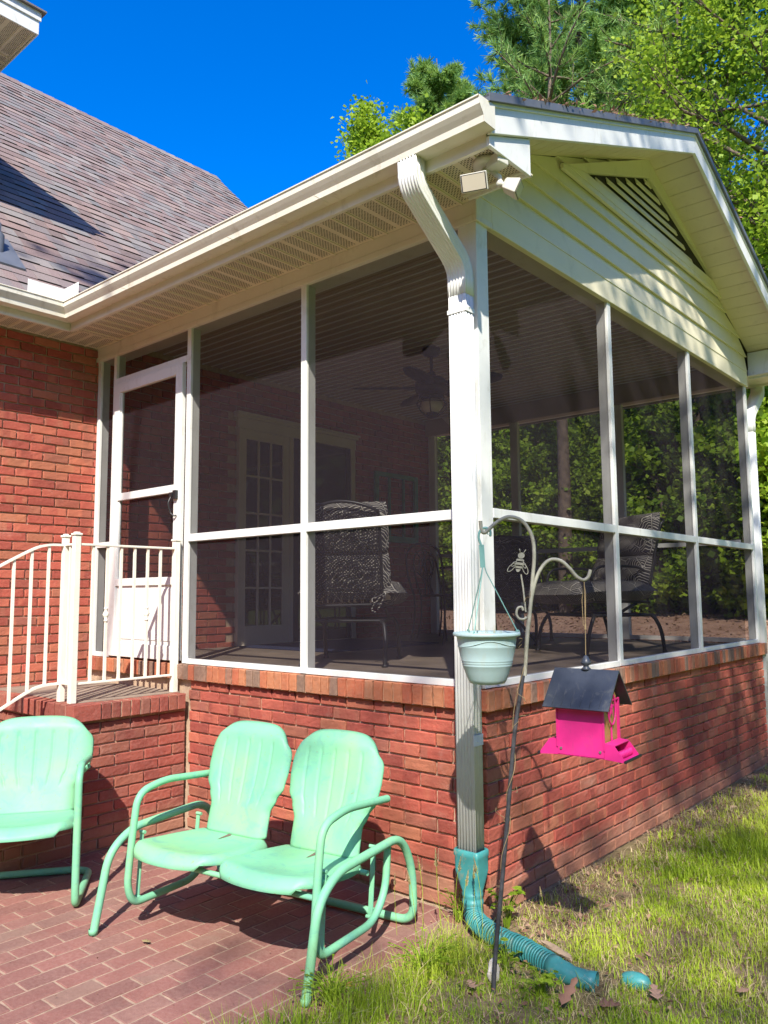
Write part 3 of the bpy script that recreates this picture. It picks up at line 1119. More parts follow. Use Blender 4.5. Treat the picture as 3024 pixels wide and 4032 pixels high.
# french doors inside the porch
yA, yB, yC = 1.39, 2.03, 2.90
xw = -L + .002
b = MB()
b.box(xw - .05, xw + .03, yA, yA + .02, 1.05, 3.05)
b.box(xw - .05, xw + .03, yC, yC + .06, 1.05, 3.05)
b.box(xw - .05, xw + .03, yA - .015, yC + .075, 3.0505, 3.15)
b.box(xw - .05, xw + .05, yA - .03, yC + .095, 3.1505, 3.18)
b.box(xw - .05, xw + .065, yA - .04, yC + .11, 3.1805, 3.2)
b.box(xw - .05, xw + .02, yB, yB + .05, 1.05, 3.05)
b.box(xw - .05, xw + .03, yA, yC + .06, 1.044, 1.0495)
b.build('door_frame', MAT['doorwhite'], house, bevel=.003)
b = MB()
d0, d1 = yA + .021, yB - .001
zb, zt = 1.0505, 3.05
b.box(xw - .02, xw + .012, d0, d0 + .08, zb, zt)
b.box(xw - .02, xw + .012, d1 - .08, d1, zb, zt)
b.box(xw - .02, xw + .012, d0 + .0805, d1 - .0805, zb, zb + .17)
b.box(xw - .02, xw + .012, d0 + .0805, d1 - .0805, zt - .09, zt)
gy0, gy1, gz0, gz1 = d0 + .0805, d1 - .0805, zb + .1705, zt - .0905
for i in (1, 2):
    y = gy0 + (gy1 - gy0) * i / 3
    b.box(xw - .012, xw + .010, y - .009, y + .009, gz0, gz1)
for i in range(1, 5):
    z = gz0 + (gz1 - gz0) * i / 5
    b.box(xw - .012, xw + .0095, gy0, gy1, z - .009, z + .009)
fd = b.build('french_door', MAT['doorwhite'], house, bevel=.002)
b = MB()
b.box(xw - .012, xw - .004, gy0, gy1, gz0, gz1)
b.build('pane', MAT['glass'], fd)
b = MB()
b.box(xw - .02, xw + .008, yB + .051, yC - .001, zb, zt)
b.box(xw + .0085, xw + .02, yB + .051, yB + .12, zb, zt)
b.box(xw + .0085, xw + .02, yC - .07, yC - .001, zb, zt)
nd = b.build('storm_door', MAT['navy'], house, bevel=.002)
b = MB()
b.box(xw + .0086, xw + .014, yB + .121, yC - .071, zb + .1, zt - .06)
b.build('pane', MAT['glass'], nd)

# ================================================================== downspouts
def downspout(name, label, x0, sgn, ybase, yout, zbot, elbow_only=False):
    t = thing(name, label, 'downspout', (x0, ybase, zbot), 'downspouts at the porch corners')
    wx, wy = .050, .036
    prof = []
    NF = 40
    for i in range(NF):     # outer face, ribbed
        x = -wx + 2 * wx * i / (NF - 1)
        prof.append((x, wy + (.0028 * (sin(i / (NF - 1) * 2 * pi * 6) if .06 < i / NF < .94 else 0))))
    for i in range(1, 15):
        y = wy - 2 * wy * i / 15
        prof.append((wx + .0022 * sin(i / 15 * 2 * pi * 3), y))
    prof += [(wx, -wy), (-wx, -wy)]
    for i in range(1, 15):
        y = -wy + 2 * wy * i / 15
        prof.append((-wx - .0022 * sin(i / 15 * 2 * pi * 3), y))
    o = -sgn          # outward y direction
    if o > 0: prof = prof[::-1]
    b = MB()
    b.sweep(prof, [((x0, ybase, zbot), X, Y * o), ((x0, ybase, 2.98), X, Y * o)], 0, True, True)
    b.build('pipe', MAT['white'], t)
    pts = fillet([(x0, ybase, 2.955), (x0, ybase, 3.11), (x0, yout, 3.385), (x0, yout, 3.503)], [.12, .115], 9)
    path = []
    for i, p in enumerate(pts):
        q = (pts[min(i + 1, len(pts) - 1)] - pts[max(i - 1, 0)]).normalized()
        bv = X.cross(q) if o > 0 else q.cross(X)
        if bv.dot(Y * o) < 0: bv = -bv
        inb = (1 <= i <= 10) or (12 <= i <= 21)
        s_ = 1.045 + (.018 if (i % 2 and inb) else 0)
        path.append((p, X * s_, bv * s_))
    b = MB()
    b.sweep(prof, path, 0, True, True)
    b.build('elbow', MAT['white'], t)
    for z in ([2.865, .80] if not elbow_only else []):
        b = MB()
        b.box(x0 - wx - .005, x0 + wx + .005, ybase + o * (wy + .0032), ybase + o * (wy + .005), z, z + .022) if z > 2 else None
        b.box(x0 + wx + .003, x0 + wx + .0055, ybase - o * wy, ybase + o * (wy + .0049), z, z + .05 if z < 2 else z + .022)
        b.box(x0 - wx - .0055, x0 - wx - .003, ybase - o * wy, ybase + o * (wy + .0049), z, z + .022) if z > 2 else None
        b.lathe([(.0, .0), (.005, .0), (.004, .003), (.0, .004)], (x0 + wx + .006, ybase + o * .01, z + .02), 8)
        b.build('strap', MAT['white'], t)
    return t


downspout('downspout', 'white ribbed downspout at the near porch corner ending in a teal pipe', -.032, 1, -.0905, -.468, .20)
downspout('downspout', 'white downspout bending down at the far corner of the porch', -.015, -1, W + .105, W + .468, .12, True)

# teal drain
t = thing('drain_pipe', 'teal corrugated drain pipe lying in the grass under the downspout', 'drain pipe', (.2, -.2, 0))
b = MB()
secs = []
cx, cy = -.032, -.0905
for z, rx, ry, e in [(.335, .062, .045, .15), (.33, .066, .049, .15), (.31, .0665, .05, .15), (.305, .063, .046, .15), (.25, .062, .048, .2), (.20, .052, .046, .5), (.165, .044, .044, 1), (.16, .047, .047, 1), (.15, .047, .047, 1), (.145, .044, .044, 1),
                     (.135, .044, .044, 1), (.13, .047, .047, 1), (.12, .047, .047, 1), (.115, .044, .044, 1), (.085, .045, .045, 1)]:
    secs.append((z, rx, ry, e))
n = 32
vs = []
for z, rx, ry, e in secs:
    sh = (.335 - z)
    for j in range(n):
        a = 2 * pi * j / n
        ca, sa = cos(a), sin(a)
        px = math.copysign(abs(ca) ** e, ca) * rx
        py = math.copysign(abs(sa) ** e, sa) * ry
        vs.append((cx + px + sh * .18, cy + py - sh * .22, z))
b.add(vs, [(i * n + j, i * n + (j + 1) % n, (i + 1) * n + (j + 1) % n, (i + 1) * n + j)[::-1] for i in range(len(secs) - 1) for j in range(n)], 0, True)
b.build('adapter', MAT['teal'], t, solid=.003)
path = catmull([(.010, -.143, .10), (.032, -.165, .070), (.09, -.20, .062), (.20, -.25, .060), (.334, -.272, .058), (.43, -.298, .056), (.50, -.322, .054)], 42)
acc = [0]
for i in range(1, len(path)):
    acc.append(acc[-1] + (path[i] - path[i - 1]).length)
b = MB()
b.tube(path, .0365, 24)
nxt = 0
for i in range(1, len(path) - 1):
    if acc[i] >= nxt:
        nxt += .0150
        tg = (path[i + 1] - path[i - 1]).normalized()
        u_ = tg.orthogonal().normalized(); w_ = tg.cross(u_)
        rr_ = .0405 + .0012 * sin(i * 1.7)
        b.tube([path[i] + (u_ * cos(q) + w_ * sin(q)) * rr_ for q in [2 * pi * j / 26 for j in range(26)]], .0042, 6, 1, closed=True)
b.build('corrugated_hose', [MAT['teal_shade'], MAT['teal']], t)
b = MB()
b.tube([(.50, -.322, .054), (.53, -.330, .052), (.535, -.331, .052), (.58, -.336, .049), (.60, -.335, .047), (.66, -.325, .043), (.69, -.318, .042)],
       [.041, .041, .037, .038, .033, .035, .038], 28, caps=False)
b.build('outlet', MAT['teal'], t, solid=.003)
b = MB()
pp = [(.74, -.215, .02), (.77, -.205, .034), (.81, -.198, .036), (.845, -.19, .028)]
b.tube(catmull(pp, 5), [.012, .02, .028, .031, .032, .032, .033, .033, .033, .033, .032, .031, .030, .026, .018, .008], 16)
tag(b.build('pipe_stub', MAT['teal']), 'short piece of teal pipe poking out of the grass beyond the drain', 'pipe')

# ================================================================== floodlight under the eave
fx, fy, fz = .262, -.285, 3.462
t = thing('floodlight', 'white twin head floodlight with motion sensor under the eave corner', 'floodlight', (fx, fy, fz))
b = MB()
b.lathe([(.0, -.032), (.05, -.03), (.062, -.022), (.064, 0), (.0, 0)], (fx, fy, fz), 28)
b.build('base_plate', MAT['lamp_white'], t)


def flood_head(base, aim, size):
    """hinged arm plus box head with lens"""
    aim = Vector(aim).normalized()
    base = Vector(base)
    b = MB()
    j = base + Vector((0, 0, -.03))
    b.tube([(fx, fy, fz - .025), base, j, j + aim * .02], .012, 10)
    b.lathe([(.0, -.018), (.016, -.012), (.018, 0), (.016, .012), (0, .018)], to3(j), 12)
    sd = aim.cross(Z).normalized()
    up = sd.cross(aim).normalized()
    c = j + aim * .06
    w, h = size
    ring = []
    for k_, (d, sc) in enumerate(((-.038, .55), (-.03, .72), (.0, .86), (.028, 1), (.036, 1))):
        ring.append([c + aim * d + sd * (sx * w * sc) + up * (sy * h * sc) for sx, sy in ((-1, -1), (1, -1), (1, 1), (-1, 1))])
    vs = [p for r in ring for p in r]
    fs = [(i * 4 + q, i * 4 + (q + 1) % 4, (i + 1) * 4 + (q + 1) % 4, (i + 1) * 4 + q) for i in range(4) for q in range(4)]
    fs += [(3, 2, 1, 0), (16, 17, 18, 19)]
    b.add(vs, fs)
    hd = b.build('lamp_head', MAT['lamp_white'], t, bevel=.004, fixn=True)
    b = MB()
    b.obox(c + aim * .0375, (sd, up, aim), (w * .86, h * .82, .0012))
    b.obox(c + aim * .0366, (sd, up, aim), (w * .93, h * .90, .0012), 1)
    b.build('lens', [MAT['lens'], MAT['bronze']], hd)


flood_head((fx - .015, fy - .05, fz - .085), (.32, -.85, -.42), (.060, .040))
flood_head((fx + .055, fy + .02, fz - .085), (.85, .35, -.45), (.042, .034))
b = MB()
q = Vector((.95, -.15, .05)).normalized()
sd = q.cross(Z).normalized()
b.tube([(fx, fy, fz - .03), (fx + .02, fy - .012, fz - .045)], .016, 10)
b.obox(Vector((fx, fy, fz - .030)) + q * .060, (q, sd, sd.cross(q)), (.036, .034, .026))
b.obox(Vector((fx, fy, fz - .032)) + q * .094, (q, sd, sd.cross(q)), (.006, .036, .022))
b.build('motion_sensor', MAT['lamp_white'], t, bevel=.008, seg=3)

# ================================================================== stoop, steps and railing
SX, SY, SZ = -2.335, -.80, .866
t = thing('brick_stoop', 'brick stoop with capped edge and steps below the screen door', 'stoop', (-3, -.4, 0))
b = MB()
brick_field(b, (SX, -.0315, 0), -Y, Z, X, SY * -1 - .03, 11, 51)
brick_field(b, (SX, SY, 0), -X, Z, -Y, 1.26, 11, 52, True, res=(3, 2))
b.box(-L, SX - .0135, SY + .0135, -.0305, -.05, .76, 1)
for i in range(1, 5):
    y0, y1 = SY - .29 * (i - 1), SY - .29 * i
    rows = max(0, 11 - int(round(2.55 * i)))
    if rows:
        brick_field(b, (SX, y0 - .001, 0), -Y, Z, X, .288, rows, 60 + i, res=(2, 2))
        brick_field(b, (SX, y1, 0), -X, Z, -Y, 1.26, rows, 70 + i, res=(2, 2))
        b.box(-L, SX - .0095, y1 + .0095, y0 + .009, -.05, rows * .0677, 1)
b.build('base', [MAT['stoopbrick'], MAT['mortar']], t, attr=True)
b = MB()
rowlock_field(b, (SX + .035, -.055, SZ - .1), -Y, Z, X, .60, 53, .096, top=.1)
# wide corner brick
rngc = random.Random(9)
brick(b, Vector((SX + .035, -.66, SZ - .1)), -Y, Z, X, .175, .096, .012, rngc, (5, 3))
b.box(SX - .065, SX + .031, -.831, -.662, SZ - .1, SZ - .002, 0, (.1, .5, .5))
rowlock_field(b, (SX - .066, SY - .035, SZ - .1), -X, Z, -Y, 1.2, 54, .096, top=.1)
brick(b, Vector((SX + .033, SY - .035, SZ - .1)), -X, Z, -Y, .095, .096, .012, rngc, (3, 3))
b.box(SX - .07, SX + .024, -.83, -.055, SZ - .1, SZ - .006, 1)
b.box(-L, SX - .071, SY - .024, SY + .064, SZ - .1, SZ - .006, 1)
for i in range(1, 5):
    rows = max(0, 11 - int(round(2.55 * i)))
    if rows:
        y1 = SY - .29 * i
        rowlock_field(b, (SX + .03, y1 - .03, rows * .0677), -X, Z, -Y, 1.3, 80 + i, .075, top=.3)
b.build('cap', [MAT['stoopbrick'], MAT['mortar']], t, attr=True)
b = MB()
b.box(-L, SX - .0715, SY + .0655, -.031, .7, SZ - .001)
b.build('landing', MAT['concrete'], t)

t = thing('stair_railing', 'cream iron railing with capped posts and knuckled balusters on the stoop', 'railing', (-2.45, -.42, SZ))
RXX = -2.44


def rpost(x, y, z0, z1, w=.02):
    b = MB()
    b.box(x - w, x + w, y - w, y + w, z0, z1)
    p = b.build('post', MAT['rail'], t, bevel=.003)
    b = MB()
    b.box(x - w - .006, x + w + .006, y - w - .006, y + w + .006, z1 + .0005, z1 + .014)
    b.box(x - w + .004, x + w - .004, y - w + .004, y + w - .004, z1 + .0145, z1 + .022)
    b.build('cap', MAT['rail'], p, bevel=.004)


rpost(RXX, -.06, SZ - .004, 1.868)
rpost(RXX, -.775, SZ - .004, 1.872)
rpost(RXX - .135, -.775, SZ - .004, 1.866, .018)


def rbar(name, p, q, w=.022, h=.014):
    b = MB()
    b.bar(p, q, w, h)
    b.build(name, MAT['rail'], t, bevel=.003)


rbar('top_rail', (RXX, -.081, 1.818), (RXX, -.754, 1.818), .03, .014)
rbar('bottom_rail', (RXX, -.081, .975), (RXX, -.754, .975))
rbar('top_rail', (RXX - .021, -.775, 1.818), (RXX - .116, -.775, 1.818), .03, .014)
rbar('bottom_rail', (RXX - .021, -.775, .975), (RXX - .116, -.775, .975))


def baluster(x, y, z0, z1, knuckle=False, w=.0075):
    b = MB()
    b.box(x - w, x + w, y - w, y + w, z0, z1)
    o = b.build('baluster', MAT['rail'], t)
    if knuckle:
        b = MB()
        zm = (z0 + z1) / 2 - .01
        b.lathe([(.008, -.045), (.013, -.043), (.013, -.034), (.009, -.03), (.015, -.012), (.021, 0), (.015, .012), (.009, .03), (.013, .034), (.013, .043), (.008, .045)], (x, y, zm), 10)
        b.build('knuckle', MAT['rail'], o)


for i in range(6):
    baluster(RXX, -.081 - .673 * (i + 1) / 7 - .005, .982, 1.811, i in (1, 4))
baluster(RXX - .068, -.775, .982, 1.811)
# stair flight of the railing, running down towards the viewer
sx = RXX - .135
top = catmull([(sx, -.793, 1.818), (sx, -.90, 1.812), (sx, -1.02, 1.765), (sx, -1.4, 1.55), (sx, -2.0, 1.21)], 6)
bot = [(p.x, p.y, p.z - .845) for p in top]
for nm, pth, w in (('top_rail', top, .015), ('bottom_rail', bot, .011)):
    b = MB()
    prof = [(-w, -.007), (w, -.007), (w, .007), (-w, .007)]
    b.sweep(prof, [(p, X, Z) for p in pth], 0, False)
    b.build(nm, MAT['rail'], t, fixn=True)
for y in (-.88, -.985, -1.09, -1.20, -1.31, -1.42, -1.53):
    zt_ = [a.z + (b_.z - a.z) * (y - a.y) / (b_.y - a.y) for a, b_ in zip(top, top[1:]) if a.y >= y >= b_.y][0]
    baluster(sx, y, zt_ - .84, zt_ - .006)
rpost(sx, -1.98, .0, 1.25, .018)


# ================================================================== shell chairs
def seat_pan(b, T, hw, depth, N=34, Mn=30):
    vs = []
    for j in range(Mn + 1):
        tt = j / Mn
        for i in range(N + 1):
            a = -1 + 2 * i / N
            w = hw * (1 - .30 * max(0, 1 - tt / .32) ** 2.4 - .16 * max(0, (tt - .55) / .45) ** 2)
            s_ = depth * tt - .035 * (1 - abs(a) ** 2.2) * (1 - tt)
            z = .012 - .045 * tt - .022 * (1 - a * a) * sin(pi * min(1, tt * 1.05))
            z -= max(.062 * max(0, 1 - tt / .17) ** 2.2, .040 * max(0, (abs(a) - .82) / .18) ** 2)
            vs.append(T(a * w, s_, z))
    K = N + 1
    b.add(vs, [(j * K + i, j * K + i + 1, (j + 1) * K + i + 1, (j + 1) * K + i) for j in range(Mn) for i in range(N)], 0, True)


def seat_back(b, T, hw, H, lean, N=84, Mn=46, ribs=(-.60, -.30, 0, .30, .60)):
    def width(h):
        pts = [(0, .74), (.22, .74), (.34, .84), (.44, .96), (.6, 1), (.85, 1), (1, .98)]
        for (a, p), (c, q) in zip(pts, pts[1:]):
            if a <= h <= c:
                u = (h - a) / (c - a); u = u * u * (3 - 2 * u)
                return hw * (p + (q - p) * u)
        return hw
    vs = []
    for j in range(Mn + 1):
        h = j / Mn
        for i in range(N + 1):
            a = -1 + 2 * i / N
            hh = h * (1 - .17 * abs(a) ** 6 * h ** 3 - .035 * a * a * h ** 3) if h > 0 else 0
            z = H * hh
            s_ = lean * (hh ** 1.15) + .022 * (1 - a * a) * sin(pi * min(1, h + .12)) - .012
            s_ += max(.04 * abs(a) ** 9, .035 * max(0, (h - .9) / .1) ** 2)
            if .26 < h < .86:
                e = min(1, (h - .26) / .03, (.86 - h) / .03)
                for r in ribs:
                    s_ += .0075 * e * math.exp(-((a - r) / .020) ** 2)
            vs.append(T(a * width(hh) * (1 - .11 * max(0, (h - .72) / .28) ** 2.6), s_, z))
    K = N + 1
    b.add(vs, [(j * K + i, j * K + i + 1, (j + 1) * K + i + 1, (j + 1) * K + i) for j in range(Mn) for i in range(N)], 0, True)


# --- glider for two
GL = Vector((-1.263, -1.262, 0)); gu = Vector((.9877, .1562, 0)); gv = Vector((-.1562, .9877, 0)); GW = 1.187


def G(s_, w, z): return GL + gu * w + gv * s_ + Z * z


t = thing('glider_bench', 'mint green metal glider bench with two shell seats against the brick wall', 'bench', to3(G(.4, .6, 0)))
b = MB()
base_l = [G(0, 0, 0), G(.075, 0, .33), G(.20, 0, .412), G(.69, 0, .428), G(.79, 0, .27), G(.80, 0, .026), G(.80, .3, .026)]
base_r = [G(0, GW, 0), G(.075, GW, .33), G(.20, GW, .412), G(.69, GW, .428), G(.79, GW, .27), G(.80, GW, .026), G(.80, GW - .3, .026)]
b.tube(fillet(base_l, [.12, .1, .1, .1, .08], 7) + fillet(base_r, [.12, .1, .1, .1, .08], 7)[::-1], .0185, 14)
for q in (G(0, 0, .004), G(0, GW, .004)):
    b.lathe([(.0, 0), (.0205, 0), (.0205, .02), (.019, .022)], to3(q), 12)
b.build('base_frame', MAT['mint'], t)
for w, side in ((.115, -1), (GW - .025, 1)):
    b = MB()
    arm = [G(.62, w - side * .0, .60), G(.30, w, .628), G(.135, w, .60), G(.105, w, .40), G(.085, w, .2), G(.12, w, .118), G(.50, w, .118), G(.60, w, .22), G(.62, w, .40)]
    b.tube(fillet(arm, [.06, .07, .2, .12, .06, .08, .1], 7), .0165, 14)
    b.build('armrest', MAT['mint'], t)
    for s0, s1 in ((.19, .17), (.55, .52)):
        b = MB()
        wm = w + side * (.028 if side < 0 else -.028)
        b.bar(G(s0, wm, .412), G(s1, wm, .125), .005, .022, up=to3(gu))
        for q in (G(s0, wm, .41), G(s1, wm, .128)):
            b.tube([q - gu * side * .02, q + gu * side * .012], .008, 8)
        b.build('hanger_strap', MAT['mint'], t)
for s_ in (.12, .46):
    b = MB()
    b.tube([G(s_, .115, .33), G(s_, GW - .025, .33)], .012, 8)
    b.build('cross_brace', MAT['mint'], t)
for wc in (.372, .890):
    b = MB()
    seat_pan(b, lambda a, s_, z, wc=wc: G(.055 + s_, wc + a, .40 + z), .262, .44)
    b.build('seat', MAT['mint'], t, solid=.004)
    b = MB()
    seat_back(b, lambda a, s_, z, wc=wc: G(.475 + s_, wc + .012 + a, .370 + z), .252, .500, .155)
    b.build('backrest', MAT['mint'], t, solid=.004)
    b = MB()
    for a0, l_ in ((.0, .09),):
        p = [G(.475, wc - .006, .368), G(.475, wc + .03, .366), G(.475 - l_, wc + .002, .366)]
        b.add([q + Z * .004 for q in p], [(0, 2, 1)])
    b.build('drain_slot', MAT['bark'], t)

# --- spring chair on the left
CF = Vector((-1.578, -1.185, 0)); cu = Vector((-.592, -.806, 0)); cv = Vector((-.806, .592, 0)); CW = .60


def C_(s_, w, z): return CF + cu * w + cv * s_ + Z * z


t = thing('metal_chair', 'mint green metal shell chair cut by the left edge of the photo', 'chair', to3(C_(.25, .3, 0)))
b = MB()
right = [C_(.38, 0, .645), C_(.10, 0, .665), C_(.03, 0, .62), C_(.0, 0, .04), C_(.02, 0, .02), C_(.50, 0, .02)]
left = [C_(.38, CW, .645), C_(.10, CW, .665), C_(.03, CW, .62), C_(.0, CW, .04), C_(.02, CW, .02), C_(.50, CW, .02)]
pr_ = right[:3] + [C_(0.015, 0, .1), C_(.03, 0, .02), C_(.52, 0, .02), C_(.56, .08, .02)]
pl_ = left[:3] + [C_(0.015, CW, .1), C_(.03, CW, .02), C_(.52, CW, .02), C_(.56, CW - .08, .02)]
b.tube(fillet(pr_, [.06, .06, .05, .05, .08], 7) + fillet(pl_, [.06, .06, .05, .05, .08], 7)[::-1], .0185, 14)
b.build('tube_frame', MAT['mint'], t)
b = MB()
seat_pan(b, lambda a, s_, z: C_(-.01 + s_, CW / 2 + a, .405 + z), .285, .46)
b.build('seat', MAT['mint'], t, solid=.004)
b = MB()
seat_back(b, lambda a, s_, z: C_(.40 + s_, CW / 2 - .012 + a, .372 + z), .292, .475, .14)
b.build('backrest', MAT['mint'], t, solid=.004)
for p, q in ((C_(.10, .0, .375), C_(.10, CW, .375)), (C_(.38, .0, .60), C_(.44, .06, .60)), (C_(.38, CW, .60), C_(.44, CW - .06, .60))):
    b = MB()
    b.tube([p, q], .012, 8)
    b.build('cross_brace', MAT['mint'], t)

# ================================================================== shepherd's hook, pot and feeder
HB = Vector((.40, -.58, .0)); hr_ = Vector((.756, .654, 0)).normalized(); hf = Vector((-.654, .756, 0)).normalized()


def HK(h, z, d=0): return HB + hr_ * h + Z * z + hf * d


t = thing('shepherd_hook', 'leaning double shepherd hook with a metal bee at the porch corner', 'plant hook', to3(HB))
b = MB()
b.tube(catmull([HK(-.004, -.06), HK(.012, .15), HK(.055, .52), HK(.1, .933), HK(.131, 1.12), HK(.148, 1.22)], 6), .0085, 10)
b.build('pole', MAT['pole'], t)
b = MB()
b.tube(catmull([HK(.148, 1.18, -.004), HK(.162, 1.33, -.004), HK(.176, 1.43), HK(.189, 1.555), HK(.198, 1.65), HK(.190, 1.725), HK(.155, 1.782), HK(.103, 1.800), HK(.058, 1.782), HK(.025, 1.755), HK(.004, 1.738), HK(-.008, 1.748), HK(-.012, 1.785)], 8), .0075, 10)
b.build('upper_hook', MAT['hook'], t)
b = MB()
b.tube(catmull([HK(.155, 1.26, .006), HK(.165, 1.36, .006), HK(.180, 1.46, .004), HK(.195, 1.53), HK(.220, 1.59), HK(.257, 1.627), HK(.300, 1.625), HK(.335, 1.595), HK(.362, 1.562), HK(.388, 1.548), HK(.408, 1.560), HK(.418, 1.588)], 8), .0072, 10)
b.build('lower_hook', MAT['hook'], t)
b = MB()
b.tube(catmull([HK(.162, 1.405, .0), HK(.150, 1.397), HK(.132, 1.400), HK(.122, 1.418), HK(.128, 1.440), HK(.143, 1.444), HK(.149, 1.431)], 7), .0052, 8)
b.tube([HK(.158, 1.425, -.004), HK(.150, 1.52, -.004), HK(.143, 1.572, -.004)], .0035, 8)
b.build('scroll', MAT['hook'], t)
# bee
b = MB()
BC = Vector((.138, 1.615))


def bee_pt(u_, v_, d): 
    a = rad(14)
    return HK(BC.x + u_ * cos(a) - v_ * -sin(a), BC.y + v_ * cos(a) - u_ * sin(a) * .6, -.006 + d)


def bee_poly(pts, th=.0022):
    n_ = len(pts)
    vs = [bee_pt(x, y, 0) for x, y in pts] + [bee_pt(x, y, th) for x, y in pts]
    b.add(vs, [tuple(range(n_))[::-1], tuple(range(n_, 2 * n_))] + [(i, (i + 1) % n_, (i + 1) % n_ + n_, i + n_) for i in range(n_)])


bee_poly([(.0135 * cos(a_), .032 + .0125 * sin(a_)) for a_ in [2 * pi * i / 16 for i in range(16)]])
for y0, y1, w0, w1 in ((.018, .010, .012, .0155), (.004, -.006, .0165, .0155), (-.011, -.019, .014, .012), (-.023, -.034, .0105, .004)):
    bee_poly([(-w0, y0), (w0, y0), (w1, y1), (-w1, y1)])
for sgn in (-1, 1):
    b.tube([bee_pt(sgn * .006, .042, 0), bee_pt(sgn * .013, .058, 0)], .0016, 6)
    b.tube([bee_pt(sgn * .014, .016, 0), bee_pt(sgn * .014, -.02, 0)], .0014, 6)
    for k_ in (1, .55):
        loop = [bee_pt(sgn * (.014 + .022 * k_ * (1 - cos(a_)) * .62), .012 - .020 * k_ - .012 * (1 - cos(a_)) * k_ + .014 * k_ * sin(a_), .001) for a_ in [2 * pi * i / 20 for i in range(20)]]
        b.tube(loop, .0017, 6, closed=True)
b.build('bee_ornament', MAT['hook'], t, fixn=True)
# dry vine wound round the pole
b = MB()
pts = []
rngv = random.Random(3)
for i in range(150):
    z = .22 + 1.0 * i / 149
    h = .0 + .1 * z / .933 + .02 * max(0, z - .93)
    a = z * 21 + sin(z * 9)
    pts.append(HK(h + .0115 * cos(a), z, .0115 * sin(a)))
b.tube(pts, .0016, 5)
for z in (.42, .62, .75, .98, 1.12, 1.30, 1.48):
    h = .1 * z / .933
    p = HK(h, z)
    q = [p]
    for i in range(5):
        q.append(q[-1] + Vector((rngv.uniform(-.02, .025), rngv.uniform(-.025, .01), rngv.uniform(-.02, .022))))
    b.tube(catmull(q, 3), .0011, 5)
tag(b.build('dry_vine', MAT['cord']), 'thin dry vine twisted round the plant hook pole', 'vine')

# hanging pot
PC = HK(.003, 0)
t = thing('hanging_planter', 'pale blue plastic planter pot hanging from the upper hook', 'planter', to3(PC + Z * 1.15))
b = MB()
prof = [(.0, .002), (.05, .0), (.068, .004), (.076, .018), (.086, .045), (.0945, .068), (.0965, .071), (.0965, .075), (.0955, .077), (.0985, .080), (.0985, .084), (.0975, .086), (.1005, .089), (.1005, .093), (.100, .095),
        (.107, .120), (.1112, .140), (.1128, .143), (.1128, .147), (.112, .150), (.115, .170), (.1175, .182), (.1295, .184), (.132, .188), (.1305, .197), (.126, .199), (.112, .190), (.108, .15), (.100, .11)]
b.lathe(prof, to3(PC + Z * 1.15), 48)
# raised swag on the front
sw = []
for i in range(25):
    a = -1.15 + 2.3 * i / 24
    th = math.atan2(-hf.y, -hf.x) + a
    zz = .146 + .022 * math.exp(-(a / .55) ** 2)
    r_ = .1125 + (zz - .146) * .14
    sw.append(PC + Vector((cos(th) * r_, sin(th) * r_, 1.15 + zz)))
b.tube(sw, .0018, 6)
b.build('pot', MAT['pot'], t)
b = MB()
b.lathe([(.0, .165), (.09, .162), (.107, .158)], to3(PC + Z * 1.15), 24)
b.build('soil', MAT['soil'], t)
b = MB()
for ang in (0, 2.09, 4.19):
    dd = hr_ * cos(ang + .0) + hf * sin(ang)
    if ang == 0: dd = hr_
    p0 = HK(-.004, 1.600); p1 = PC + dd * .122 + Z * 1.348
    b.tube([p0 + dd * .006, p0 + dd * .012 - Z * .02, p1], .0022, 6)
    b.tube([p1 + dd * .007 * cos(a_) + Z * .007 * sin(a_) for a_ in [2 * pi * i / 10 for i in range(10)]], .002, 5, closed=True)
b.bar(HK(-.006, 1.60), HK(-.010, 1.69), .006, .02)
b.tube(catmull([HK(-.010, 1.685), HK(-.020, 1.72), HK(-.012, 1.748), HK(.008, 1.757), HK(.026, 1.745), HK(.026, 1.722)], 6), [.005] * 30 + [.003], 8)
b.tube([HK(.005, 1.752), HK(.018, 1.73)], .002, 5)
b.build('hanger', MAT['hanger'], t)
gv_ = []
for i in range(46):
    a, r_ = random.uniform(0, 6.28), random.uniform(0, .09)
    p = PC + Vector((r_ * cos(a), r_ * sin(a), 1.312))
    d = Vector((random.uniform(-.4, .4), random.uniform(-.4, .4), 1)).normalized() * random.uniform(.03, .085)
    sd = d.cross(Vector((random.random(), random.random(), 0))).normalized() * .0014
    gv_.append([p - sd, p + sd, p + d * .6 + sd * .7, p + d])
quads_mesh('sprouts', np.array([[to3(q) for q in f] for f in gv_]), MAT['grass'], t)

# bird feeder
th = rad(37)
fr_ = hr_ * cos(th) - hf * sin(th)
ff = -hf * cos(th) - hr_ * sin(th)
FC = HK(.388, 0)


def FD(a, d, z): return FC + fr_ * a + ff * d + Z * z


t = thing('bird_feeder', 'hot pink barn shaped bird feeder with dark roof on the lower hook', 'bird feeder', to3(FC + Z * .87))
zr_, ze, hd = 1.202, 1.064, .122
b = MB()
for sgn in (1, -1):
    p = [FD(-.131, 0, zr_), FD(.131, 0, zr_), FD(.131, sgn * hd, ze), FD(-.131, sgn * hd, ze)]
    nn = (ff * sgn * (zr_ - ze) + Z * hd).normalized() * .0025
    vs = [q + nn for q in p] + [q - nn for q in p]
    f = [(0, 1, 2, 3), (7, 6, 5, 4), (0, 4, 5, 1), (1, 5, 6, 2), (2, 6, 7, 3), (3, 7, 4, 0)]
    b.add(vs, f)
    for i in range(1, 7):
        a = -.131 + .262 * i / 7
        b.tube([FD(a, sgn * .006, zr_ + .002 - .006 * 1.4), FD(a, sgn * (hd - .004), ze + .006 + .002)], .0013, 5)
b.build('roof', MAT['slate'], t, fixn=True)
b = MB()
